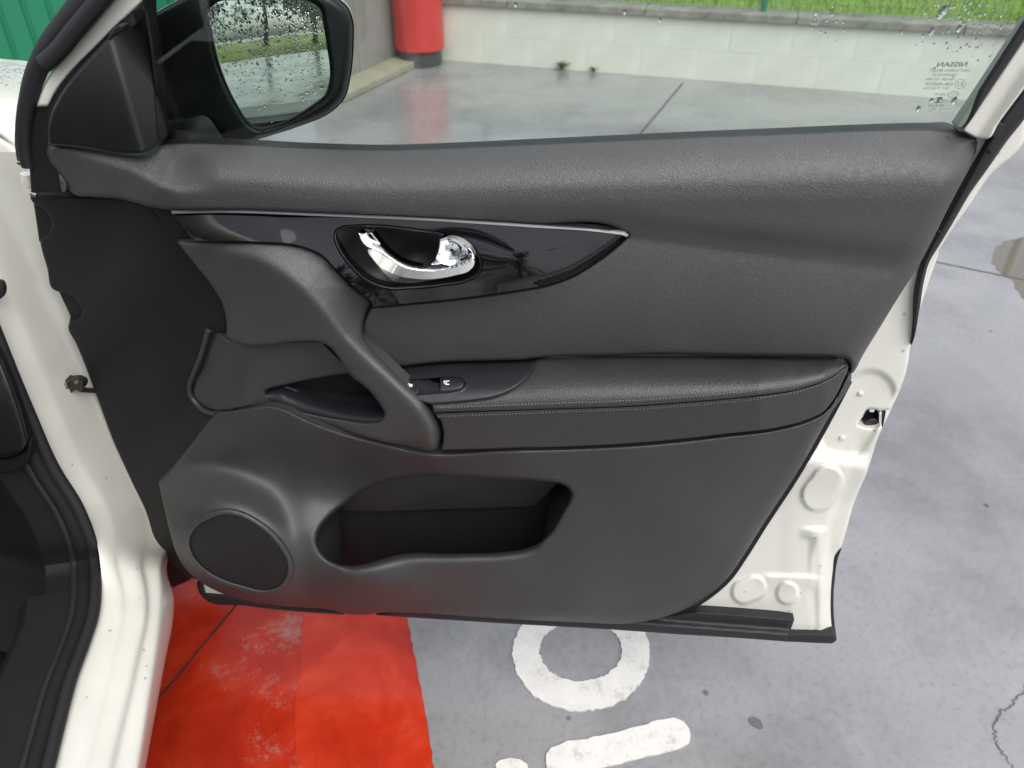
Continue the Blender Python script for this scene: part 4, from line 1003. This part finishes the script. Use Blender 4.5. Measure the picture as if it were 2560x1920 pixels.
gk = [(2121, 950), (2077, 1034), (1990, 1186), (1904, 1317), (1860, 1387), (1817, 1447), (1773, 1486), (1708, 1525), (1640, 1549)]
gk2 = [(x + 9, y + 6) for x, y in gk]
panel('trim_foam_shadow', [(p[0] - 22, p[1] - 14, 1) if i in (0, len(gk) - 1) else (p[0] - 22, p[1] - 14) for i, p in enumerate(gk)] + [(p[0], p[1], 1) if i in (0, len(gk) - 1) else p for i, p in enumerate(gk2[::-1])], -.016, M['black'], trim, grid=7, r=3, drop=.002, skirt=.016)  # black strip: foam line plus the painted shadow of the trim-to-shell gap
# lower panel with map pocket
E_out = [(540, 1033, 1), (612, 1022), (684, 1016), (700, 1020), (775, 1054), (875, 1089), (975, 1114), (1040, 1129), (1078, 1134), (1234, 1128), (1451, 1121), (1600, 1113), (1817, 1090), (1947, 1073), (2014, 1055), (2064, 1029), (2095, 985), (2112, 950), (2121, 936, 1), (2129, 936, 1), (2128, 947), (2077, 1034), (1990, 1186), (1904, 1317), (1860, 1387), (1817, 1447), (1773, 1486), (1708, 1525), (1643, 1547), (1581, 1558), (1451, 1556), (1234, 1545), (1017, 1532), (952, 1532), (905, 1537), (868, 1535), (825, 1524), (760, 1519), (694, 1514), (607, 1499), (542, 1478), (490, 1447), (456, 1412), (436, 1370), (422, 1320), (404, 1243), (396, 1205, 1), (470, 1120), (520, 1056)]
pocket = [(793, 1350), (800, 1325), (828, 1290), (862, 1262), (905, 1228), (965, 1203), (1050, 1192), (1132, 1192), (1230, 1197), (1352, 1203), (1396, 1208), (1418, 1218), (1428, 1238), (1424, 1250), (1406, 1281), (1377, 1330), (1352, 1354), (1303, 1374), (1269, 1379), (1132, 1384), (1000, 1386), (961, 1396), (913, 1410), (878, 1415), (839, 1408), (810, 1389), (796, 1366)]
d_base = TP([(691, 1018, .036), (612, 1026, .02), (540, 1040, .002), (470, 1125, -.012), (405, 1203, -.03), (800, 1066, .054), (975, 1116, .074), (1078, 1136, .084), (1300, 1130, .086), (1600, 1116, .084), (1900, 1082, .074), (2060, 1034, .052), (2120, 942, .03),
            (1500, 1250, .066), (1750, 1200, .064), (1950, 1130, .05), (1985, 1186, .026), (1600, 1400, .062), (1800, 1340, .054), (1862, 1376, .028), (1700, 1490, .046), (1581, 1552, .036), (1450, 1500, .062), (1234, 1542, .036), (1234, 1450, .068),
            (1132, 1400, .074), (1269, 1396, .072), (1000, 1402, .075), (885, 1432, .092), (887, 1525, .052), (950, 1470, .084), (800, 1415, .074), (770, 1500, .05), (755, 1320, .050), (775, 1255, .022), (1030, 1480, .07), (1030, 1525, .036),
            (700, 1100, .016), (600, 1110, .002), (800, 1150, .024), (870, 1195, .010), (720, 1170, .002), (580, 1165, -.008), (480, 1190, -.022),
            (1050, 1186, .046), (1132, 1190, .054), (1230, 1196, .06), (1340, 1200, .065), (870, 1262, .012), (930, 1212, .022),
            (1440, 1190, .068), (1450, 1300, .066), (1405, 1345, .066), (1230, 1165, .07), (1035, 1155, .064),
            (600, 1240, .0), (520, 1290, -.006), (597, 1375, .03), (664, 1480, .052), (540, 1462, .028), (470, 1425, .006), (432, 1320, -.014), (410, 1250, -.03)], 3.5e-4)
def d_low(x, y):
    b = d_base(x, y); ca, sa = math.cos(.47), math.sin(.47); u = (x - 597) * ca + (y - 1380) * sa; v = -(x - 597) * sa + (y - 1380) * ca
    e = np.sqrt((u / 138) ** 2 + (v / 98) ** 2); q = e - 1.0; r_ = (q + np.sqrt(q * q + .05)) / 2
    pod = .082 - .085 * r_ - .006 * np.clip((1380 - y) / 100, -1, 1)
    return (b + pod + np.sqrt((b - pod) ** 2 + .018 ** 2)) / 2 - .003
def e_low(x, y):
    if y > 1400 and x < 2000: return 26, .022
    if x > 1690 and y > 1000 and x > 2129 - (y - 936) * .64: return 30, .02
    if y < 1140: return 10, .008
    return 12, .01
def e_pocket(x, y):
    if y > 1362 and x > 860: return 26, .024
    if x < 862: return 12, .014
    if x > 1340: return 10, .01
    return 12, .012
panel('lower_panel', E_out, d_low, M['plastic'], trim, grid=8, edge=e_low, holes=[pocket], hole_edges=[e_pocket], skirt=.03, hole_skirt=False)
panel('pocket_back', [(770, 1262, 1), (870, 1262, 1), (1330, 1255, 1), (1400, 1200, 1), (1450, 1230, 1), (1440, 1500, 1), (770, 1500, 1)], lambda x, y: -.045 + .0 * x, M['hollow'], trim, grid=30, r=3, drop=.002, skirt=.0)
panel('pocket_recess', [(840, 1250, 1), (905, 1205), (965, 1185), (1132, 1178), (1352, 1188), (1400, 1196, 1), (1391, 1213, 1), (1362, 1240), (1337, 1266, 1), (1132, 1272), (961, 1278), (864, 1276, 1)], lambda x, y: .012 - .040 * np.clip((y - 1190) / 85, 0, 1.1), M['plastic'], trim, grid=8, r=3, drop=.002, skirt=.0)
# pocket walls: the rim runs back to the back wall above and at the ends, and drops down inside along the front lip
pr_ = curve(pocket, 8); pe = np.array([e_pocket(*p)[1] for p in pr_])
F0 = DOOR(pr_[:, 0], pr_[:, 1], d_low(pr_[:, 0], pr_[:, 1]) - pe); B0 = F0 - DOOR.N * ((F0 - DOOR.Q) @ DOOR.N + .045)[:, None]
kf = (sm((pr_[:, 1] - 1335) / 30) * sm((1420 - pr_[:, 0]) / 60) * sm((pr_[:, 0] - 800) / 40))[:, None]
B0 = B0 * (1 - kf) + (F0 - DOOR.N * .006 + np.array([0, 0, -.07])) * kf
n = len(pr_)
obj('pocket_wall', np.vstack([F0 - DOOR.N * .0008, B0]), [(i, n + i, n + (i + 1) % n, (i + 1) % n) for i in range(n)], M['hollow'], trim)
# speaker: raised ring and mesh
spk = [(569, 1285), (520, 1298), (484, 1325), (473, 1352), (480, 1385), (505, 1418), (550, 1447), (607, 1466), (664, 1477), (696, 1468), (713, 1450), (720, 1412), (694, 1361), (642, 1313), (605, 1293)]
spo = inset(spk, -15); spi = inset(spk, 1)
panel('speaker_ring', [tuple(p) for p in spo[::3]], lambda x, y: d_low(x, y) + .005, M['plastic'], trim, grid=6, r=9, drop=.006, holes=[[tuple(p) for p in spi[::3]]], hole_edges=[lambda x, y: (4, .003)], skirt=.012)
panel('speaker_mesh', [tuple(p) for p in inset(spk, -3)[::3]], lambda x, y: d_low(x, y) + .0012, M['grille'], trim, grid=8, r=10, drop=.0006, skirt=.0)

# hinge-side black liner
F_out = [(76, 490), (90, 488), (174, 493), (230, 495), (304, 501), (345, 510), (380, 522, 1), (444, 602, 1), (491, 664), (535, 721), (557, 760), (566, 800), (567, 846, 1), (540, 835, 1), (512, 900, 1), (490, 980, 1), (540, 1034, 1), (524, 1056), (474, 1120), (400, 1204, 1), (408, 1243), (425, 1320), (438, 1368), (458, 1410), (492, 1447, 1), (469, 1443), (434, 1410), (404, 1376), (382, 1343), (369, 1308), (334, 1216), (282, 1099), (234, 969), (191, 860), (171, 815), (174, 804, 1), (194, 800), (206, 780), (200, 762), (186, 745), (150, 730, 1), (134, 724), (118, 670), (102, 612), (100, 598, 1), (117, 588), (129, 568), (127, 545), (110, 524), (88, 511, 1), (78, 500)]
d_lin = TP([(80, 492, -.05), (180, 494, -.04), (304, 502, -.024), (380, 522, -.002), (444, 602, .004), (535, 721, .0), (566, 840, -.014), (500, 980, -.05), (540, 1032, -.02), (470, 1120, -.03), (400, 1204, -.03), (110, 590, -.055), (190, 860, -.055), (282, 1099, -.055), (369, 1308, -.05), (425, 1330, -.02), (460, 1420, -.01), (434, 1408, -.03), (300, 700, -.03), (400, 750, -.016), (340, 900, -.05), (420, 950, -.04), (380, 1080, -.06), (330, 820, -.034), (260, 650, -.044)], 1e-4)
panel('hinge_side_liner', F_out, d_lin, M['matte'], trim, grid=9, r=6, drop=.004, skirt=.02)
panel('hinge_cutout', [(84, 508, 1), (112, 520), (134, 545), (136, 572), (122, 594), (98, 604, 1), (92, 560, 1)], -.062, M['matte'], trim, grid=6, r=4, drop=.003, skirt=.015)
panel('hinge_cutout', [(146, 726, 1), (190, 742), (210, 770), (210, 790), (196, 806), (172, 812, 1), (176, 790, 1)], -.062, M['matte'], trim, grid=6, r=4, drop=.003, skirt=.015)
# rolled rim round the recess ear
rim = [(521, 826), (514, 850), (502, 890), (486, 930), (474, 966), (476, 985), (492, 1010), (514, 1028), (540, 1034)]
c = curve(rim, 6, closed=False); tube('recess_rim', DOOR(c[:, 0], c[:, 1], d_lin(c[:, 0], c[:, 1]) + .003), .004, M['plastic'], trim, seg=10)

# mirror sail (inner triangle)
sail = [(121, 362, 1), (119, 332), (127, 286), (145, 247), (181, 193), (226, 142), (271, 93), (299, 66), (330, 40), (356, 8), (368, 46), (377, 121), (389, 241), (396, 330), (398, 352), (386, 370), (360, 381), (325, 384), (280, 380), (217, 371)]
def d_sail(x, y):
    fx = np.interp(y, [0, 96, 356, 400], [253, 280, 353, 365]); s = x - fx
    d0 = np.interp(y, [0, 96, 356, 400], [.004, .008, .022, .024])
    r_ = np.sqrt(s * s + 14 ** 2); left_ = (r_ - s) / 2; right_ = (r_ + s) / 2
    return d0 + .003 - .00009 * left_ - .0006 * right_ + .004 * np.sin(np.clip((y - 90) / 280, 0, 1) * math.pi)
panel('mirror_sail', sail, d_sail, M['sail'], trim, grid=6.5, r=7, drop=.005, skirt=.02)
panel('sail_tab', [(270, 95, 1), (300, 62), (308, 64), (306, 74), (282, 92), (272, 100, 1)], .012, M['sail'], trim, grid=4, r=4, drop=.003, skirt=.012)
panel('glass_run_seal', [(350, -60, 1), (372, -60, 1), (372, 46), (384, 121), (396, 241), (404, 345), (406, 372, 1), (394, 372, 1), (388, 241), (376, 121), (364, 46)], -.004, M['rubber'], trim, plane=GLASS, grid=6, r=4, drop=.003, skirt=.02)

# ---------------------------------------------------------------- folded wing mirror = part 'side_mirror'
mc = DOOR(670.0, 160.0, -.09); icd = mc - CAM; icd /= np.linalg.norm(icd)
rd = np.array([.10, -1.0, -.115]); rd /= np.linalg.norm(rd); MIR = Plane(mc, rd - icd)
hs_out = [(366, 70, 1), (372, 52), (391, 36), (434, 10), (480, -14), (560, -32), (700, -36), (800, -24), (846, 0), (866, 18), (878, 45), (881, 108), (873, 195), (860, 243), (838, 269), (738, 317), (642, 347), (600, 362), (577, 372, 1), (520, 300), (470, 300), (400, 310, 1), (366, 300, 1)]
mg = [(514, 26), (534, 5), (600, -3), (700, -4), (781, 3), (803, 20), (812, 60), (820, 108), (827, 208), (818, 238), (781, 269), (677, 321), (645, 326), (625, 316), (586, 260), (551, 182), (524, 80)]
d_mh = TP([(366, 70, -.02), (366, 300, -.03), (440, 160, -.035), (480, 100, -.012), (430, 40, -.01), (500, 250, -.012), (515, 60, .0), (555, 200, .0), (610, 320, .0), (700, 335, -.002), (820, 260, -.002), (840, 100, -.002), (700, -20, 0), (560, -20, -.002), (420, 290, -.03)], 1e-4)
def e_mh(x, y):
    if x > 600: return 22, .018
    return 14, .01
mirror = panel('side_mirror', hs_out, d_mh, M['mirror_black'], car, plane=MIR, grid=9, edge=e_mh, holes=[mg], hole_edges=[lambda x, y: (9, .008)], skirt=.03)
def d_mg(x, y): return -.007 - (((x - 670) / 1923 * 1.17) ** 2 + ((y - 160) / 1923 * 1.17) ** 2) / (2 * 1.6)   # convex glass, 1.3 m radius
panel('mirror_glass', [tuple(p) for p in inset(mg, -3)[::3]], d_mg, M['mirror'], mirror, plane=MIR, grid=14, r=1, drop=.0, skirt=.003)
panel('mirror_rim', [tuple(p) for p in inset(mg, -1)[::2]], -.0055, M['black'], mirror, plane=MIR, grid=5, r=3, drop=.002, holes=[[tuple(p) for p in inset(mg, 4)[::2]]], skirt=.006)
# white cap: the domed back of the housing
ho = curve(hs_out, 12); cen = ho.mean(0); X0 = MIR(ho[:, 0], ho[:, 1], np.full(len(ho), -.022)); ctr = MIR(cen[0], cen[1], -.022)
rows = []
for (sc, bk) in ((1.012, 0), (1.02, .015), (1.0, .045), (.9, .08), (.7, .105), (.4, .12), (.02, .125)): rows.append(ctr + (X0 - ctr) * sc - MIR.N * bk)
n = len(ho); V = np.vstack(rows); F = [(i * n + k, i * n + (k + 1) % n, (i + 1) * n + (k + 1) % n, (i + 1) * n + k) for i in range(len(rows) - 1) for k in range(n)]
obj('mirror_cap', V, F, M['paint'], mirror)
panel('mirror_base', [(404, 372, 1), (408, 305), (430, 298), (480, 290), (512, 284), (524, 290), (550, 325), (580, 372, 1)], TP([(404, 372, -.05), (410, 300, -.06), (520, 285, -.075), (580, 372, -.07), (470, 340, -.048)]), M['mirror_black'], mirror, grid=7, r=7, drop=.006, skirt=.06)
# rain on the mirror glass: dense above, trails running down
sp = []; mgp = curve(mg, 8); MGF = Plane(MIR.Q - MIR.N * .009, MIR.N)
trails = rng.uniform(525, 815, 26)
k = 0
while len(sp) < 900 and k < 9000:
    k += 1; x = rng.uniform(515, 826); y = rng.uniform(0, 322)
    dens = np.clip(1.15 - y / 260, .05, 1) * np.interp(x, [510, 560, 760, 830], [1, 1, .8, .35])
    tr = trails[np.argmin(abs(trails - (x - (y * .03))))]
    if abs(tr - x) < 5 and y < 250: dens *= 1.8
    if rng.random() < dens * .8 and inside(np.array([[x, y]]), np.array(inset(mg, 8)))[0]: sp.append((x, y, rng.uniform(.0004, .0012) * (1.25 if y < 110 else 1), rng.uniform(.9, 1.7)))
class Curved:
    N = MIR.N
    def local(s): return MIR.local()
    def __call__(s, x, y, d=0): return MIR(x, y, float(d_mg(float(x), float(y))) + .0003)
drops('water_drops', sp, Curved(), mirror, .15)

# ---------------------------------------------------------------- body at the hinge: pillar jamb, sill, fender, bonnet = part 'body'
def dz(px, py, z): X = GND(np.array(float(px)), np.array(float(py)), z); return X
fr_ = np.array([0, .10, .24, .29, .50, .66, .71, .80, .90, .95, 1.0])
lv = [(380, -170, 110, .0, -.13), (560, -110, 150, .01, -.125), (700, -50, 190, .02, -.12), (826, 0, 240, .03, -.115), (930, 43, 280, .036, -.11), (1034, 87, 320, .042, -.105), (1177, 152, 385, .048, -.10), (1265, 208, 420, .054, -.085), (1330, 236, 428, .058, -.07)]
d_j = lambda x, y: np.interp(y, [l[0] for l in lv], [l[3] for l in lv]) + 0 * x
rows = []
for (y, xa, xb, da, db) in lv:
    x = xa + (xb - xa) * fr_; sag = np.interp(fr_, [0, .3, .7, 1], [0, .25, .72, 1]); rows.append(DOOR(x, np.full(len(x), float(y)) + 25 * fr_ * (y > 1300), da + (db - da) * sag))
zz = np.array([.435, .434, .430, .424, .420, .414, .404, .399, .393, .384, .31])
sl = [(1410, [251, 268, 288, 294, 330, 350, 357, 370, 398, 405, 424], .02), (1470, [254, 274, 302, 309, 340, 362, 368, 380, 401, 409, 444], .004), (1538, [247, 270, 304, 312, 340, 363, 370, 381, 398, 407, 443], 0), (1634, [214, 240, 284, 293, 325, 344, 352, 367, 386, 395, 424], 0),
      (1730, [182, 208, 260, 269, 302, 322, 331, 349, 371, 380, 406], 0), (1825, [158, 184, 237, 246, 280, 299, 309, 328, 356, 365, 388], 0), (1920, [135, 162, 213, 222, 257, 276, 287, 307, 341, 350, 371], 0), (2330, [40, 70, 125, 134, 168, 188, 198, 220, 275, 284, 300], 0)]
for (y, xs, up) in sl: rows.append(GND(np.array(xs, float), np.full(11, float(y)) + np.linspace(0, 10, 11) * (y < 1500), zz + up * (1 - fr_)))
G = np.array(rows)
G2 = []
for c_ in range(11):
    P_ = G[:, c_]; s_ = np.concatenate([[0], np.cumsum(np.linalg.norm(np.diff(P_, axis=0), axis=1))]); 
    T_ = np.gradient(P_, s_, axis=0); q_ = np.concatenate([np.linspace(s_[k], s_[k + 1], 5)[:-1] for k in range(len(s_) - 1)] + [[s_[-1]]]); o_ = []
    for v_ in q_:
        k = min(max(np.searchsorted(s_, v_) - 1, 0), len(s_) - 2); h_ = s_[k + 1] - s_[k]; t = (v_ - s_[k]) / h_
        o_.append((2*t**3-3*t*t+1)*P_[k] + (t**3-2*t*t+t)*h_*T_[k] + (-2*t**3+3*t*t)*P_[k+1] + (t**3-t*t)*h_*T_[k+1])
    G2.append(o_)
G2.append([p_ + np.array([-.03, .0, -.05]) for p_ in G2[-1]])
G2 = np.array(G2); nc, nr = G2.shape[:2]
body = obj('body', G2.reshape(-1, 3), [(a * nr + b, a * nr + b + 1, (a + 1) * nr + b + 1, (a + 1) * nr + b) for a in range(nc - 1) for b in range(nr - 1)], M['paint'], car)
sm_ = body.modifiers.new('smooth', 'SUBSURF'); sm_.levels = 2; sm_.render_levels = 2
panel('wheel_arch_liner', [(398, 1372, 1), (470, 1440, 1), (476, 1450, 1), (430, 1470, 1), (400, 1420, 1)], -.12, M['iron'], body, grid=8, r=4, drop=.003, skirt=.02)
# front fender and bonnet beyond the hinge
fend = [(-300, 250, 1), (-60, 300), (0, 342), (40, 372), (60, 400), (110, 470), (150, 600, 1), (120, 700, 1), (-300, 700, 1)]
panel('fender', fend, TP([(-300, 250, -.25), (40, 372, -.16), (110, 470, -.12), (150, 600, -.10), (-200, 600, -.12), (0, 500, -.14)]), M['paint'], body, grid=12, r=14, drop=.012, skirt=.02)
bon = [(-320, 60, 1), (-120, 130), (0, 155), (40, 158), (80, 168, 1), (76, 230), (60, 290), (54, 330), (50, 372), (38, 366), (0, 338), (-60, 296), (-320, 240, 1)]
d_bon = TP([(-320, 60, -.75), (0, 155, -.5), (80, 168, -.46), (0, 200, -.36), (60, 290, -.22), (0, 330, -.18), (40, 366, -.17), (-300, 240, -.3)])
bonnet = panel('bonnet', bon, d_bon, M['paint'], car, grid=11, r=12, drop=.012, skirt=.02)
BONP = Plane(DOOR(30.0, 190.0, float(d_bon(np.array([30.]), np.array([190.]))[0])), (0.25, -.45, .85))
sp = []
V0 = []
for k in range(160):
    x = rng.uniform(-20, 72); y = 160 + abs(rng.normal(0, 28)); sp.append((x, y))
class Sheet:
    def __init__(s, f): s.f = f; s.N = BONP.N
    def local(s): return BONP.local()
    def __call__(s, x, y, d=0): return DOOR(x, y, s.f(np.array([x]).ravel(), np.array([y]).ravel())[0] + .001)
drops('water_drops', [(x, y, rng.uniform(.0008, .0022), 1.0) for x, y in sp], Sheet(d_bon), bonnet, .5)
# painted hinge knuckles and check strap
for (x, y, r_) in ((66, 452, .007), (70, 470, .006)):
    a, b = DOOR(np.array([x, x + 6.]), np.array([y - 18, y + 12.]), np.array([-.055, -.055])); tube('hinge', [a, (a + b) / 2, b], [r_, r_ * 1.15, r_], M['paint'], body, seg=14)
a, b = DOOR(np.array([78., 92.]), np.array([484., 489.]), np.array([-.05, -.05])); tube('hinge_pin', [a, b], .003, M['steel'], body, seg=10)
a, b = DOOR(np.array([200., 252.]), np.array([974., 978.]), np.array([-.045, -.07]))
tube('check_arm', [a, (a + b) / 2, b], .0038, M['iron'], body, seg=10)
cs = panel('check_bracket', [(141, 950, 1), (150, 947), (170, 950), (195, 950), (207, 957), (209, 967), (202, 978), (186, 976), (178, 984), (158, 985), (148, 972), (142, 962)], -.028, M['iron'], body, grid=4, r=3, drop=.002, skirt=.012)
panel('check_bolt', ell(160, 967, 10, 9, 6, .2), -.023, M['steel'], body, grid=4, r=2, drop=.001, skirt=.006)
panel('check_rivet', ell(190, 957, 6, 4, 10), -.025, M['steel'], body, grid=4, r=2, drop=.001, skirt=.004)
panel('grommet', ell(-4, 726, 14, 23, 20), lambda x, y: d_j(x, y) + .003, M['rubber'], body, grid=5, r=5, drop=.003, skirt=.006)

# body-side door seal and interior trim = part 'interior_trim'
seal3 = [DOOR(np.array([x - 2.]), np.array([float(y)]), np.array([d_]))[0] for x, y, d_ in ((-170, 480, .035), (-70, 690, .04), (-12, 826, .044), (30, 930, .05), (74, 1034, .056), (139, 1177, .062), (194, 1265, .066), (226, 1343, .072))]
seal3 += list(GND(np.array([236., 240, 233, 212, 177, 150, 120, 23]) - 1, np.array([1395., 1460, 1538, 1604, 1699, 1799, 1920, 2330]), .445))
sx = np.array(seal3); s = np.concatenate([[0], np.cumsum(np.linalg.norm(np.diff(sx, axis=0), axis=1))]); q = np.linspace(0, s[-1], 90)
def cr(P, s, q):
    T = np.gradient(P, s, axis=0); o = []
    for v in q:
        i = min(max(np.searchsorted(s, v) - 1, 0), len(s) - 2); h = s[i + 1] - s[i]; t = (v - s[i]) / h
        o.append((2*t**3-3*t*t+1)*P[i] + (t**3-2*t*t+t)*h*T[i] + (-2*t**3+3*t*t)*P[i+1] + (t**3-t*t)*h*T[i+1])
    return np.array(o)
sc_ = cr(sx, s, q)
inner = tube('interior_trim', sc_ + np.array([-.014, -.006, .002]), .011, M['matte'], car, seg=14)
tube('door_seal', sc_, .0085, M['rubber'], inner, seg=16)
tube('door_seal', sc_ + np.array([-.024, -.012, .004]), .006, M['rubber'], inner, seg=12)
k0 = sc_ + np.array([-.018, -.008, -.002])
# kick panel and sill plate inside the cabin
kick = loft('kick_panel', [k0[:62], k0[:62] + np.array([-.05, -.01, .0]), k0[:62] + np.array([-.09, .02, -.03]), k0[:62] + np.array([-.2, .06, -.05]), k0[:62] + np.array([-.6, .1, -.05])], M['matte'], inner, n=60)
k1 = k0[52:]
loft('sill_plate', [k1, k1 + np.array([-.03, -.004, .006]), k1 + np.array([-.075, -.01, .0]), k1 + np.array([-.10, -.012, -.03]), k1 + np.array([-.13, -.014, -.12]), k1 + np.array([-.7, -.03, -.14])], M['matte'], inner, n=40)
panel('dash_end', [(-260, 640, 1), (-120, 700), (-20, 850), (30, 960), (66, 1080), (70, 1100), (56, 1128), (30, 1140), (-60, 1138), (-260, 1130, 1)], TP([(-200, 700, .03), (66, 1090, .10), (0, 1000, .10), (-100, 1100, .12), (0, 1135, .11)]), M['sail'], inner, grid=10, r=12, drop=.012, skirt=.008)
panel('dash_end', [(-260, 1136, 1), (-60, 1140), (30, 1143), (58, 1130), (76, 1098), (80, 1120), (62, 1165), (40, 1178), (-60, 1172), (-260, 1165, 1)], .092, M['matte'], inner, grid=8, r=7, drop=.008, skirt=.008)
box('floor_mat', (-1.9, -1.6, .24), (-.72, 1.3, .27), M['matte'], inner, bev=.01)
box('footwell_wall', (-1.9, 1.25, .25), (-.78, 1.3, 1.0), M['matte'], inner, bev=.01)
# roof and far side of the cabin (above and behind the view): they shade the cabin as in any closed car
rf = [(-.66, .2, 1.5), (-.67, -.2, 1.55), (-.68, -.6, 1.57), (-.66, -1.6, 1.52)]
tube('windscreen_pillar', [(-.72, .98, 1.08), (-.70, .6, 1.31), (-.67, .2, 1.49)], .04, M['paint'], body, seg=16)
loft('roof', [np.array(rf) + np.array(o) for o in ((0, 0, -.03), (0, 0, 0), (-.06, 0, .03), (-.5, 0, .06), (-.95, 0, .03), (-1.02, 0, -.03))], M['paint'], body, n=24)
# seat, rear flank and centre pillar beside the viewer: the dark cabin and white side that the trim and inlay see
def cushion(name, lo, hi, bev): o = box(name, lo, hi, M['matte'], inner, bev=bev); return o
cushion('seat_cushion', (-1.22, -.62, .42), (-.74, -.06, .62), .05); cushion('seat_back', (-1.22, -.84, .58), (-.76, -.62, 1.2), .06); cushion('head_rest', (-1.12, -.82, 1.24), (-.88, -.70, 1.42), .04)
loft('centre_pillar', [np.array([(-.62, -.62, .4), (-.64, -.66, .95), (-.70, -.72, 1.5)]) + np.array(o) for o in ((0, .08, 0), (.05, .05, 0), (.06, -.05, 0), (.0, -.1, 0))], M['paint'], body, n=16)
loft('rear_side', [np.array([(-.56, -.75, z), (-.54, -1.4, z), (-.58, -2.0, z)]) + np.array((dx, 0, 0)) for z, dx in ((.28, -.05), (.45, .03), (.7, .05), (.95, .02), (1.05, -.03))], M['paint'], body, n=20)
box('far_side_trim', (-1.95, -1.7, .3), (-1.86, 1.0, 1.15), M['matte'], inner, bev=.02)
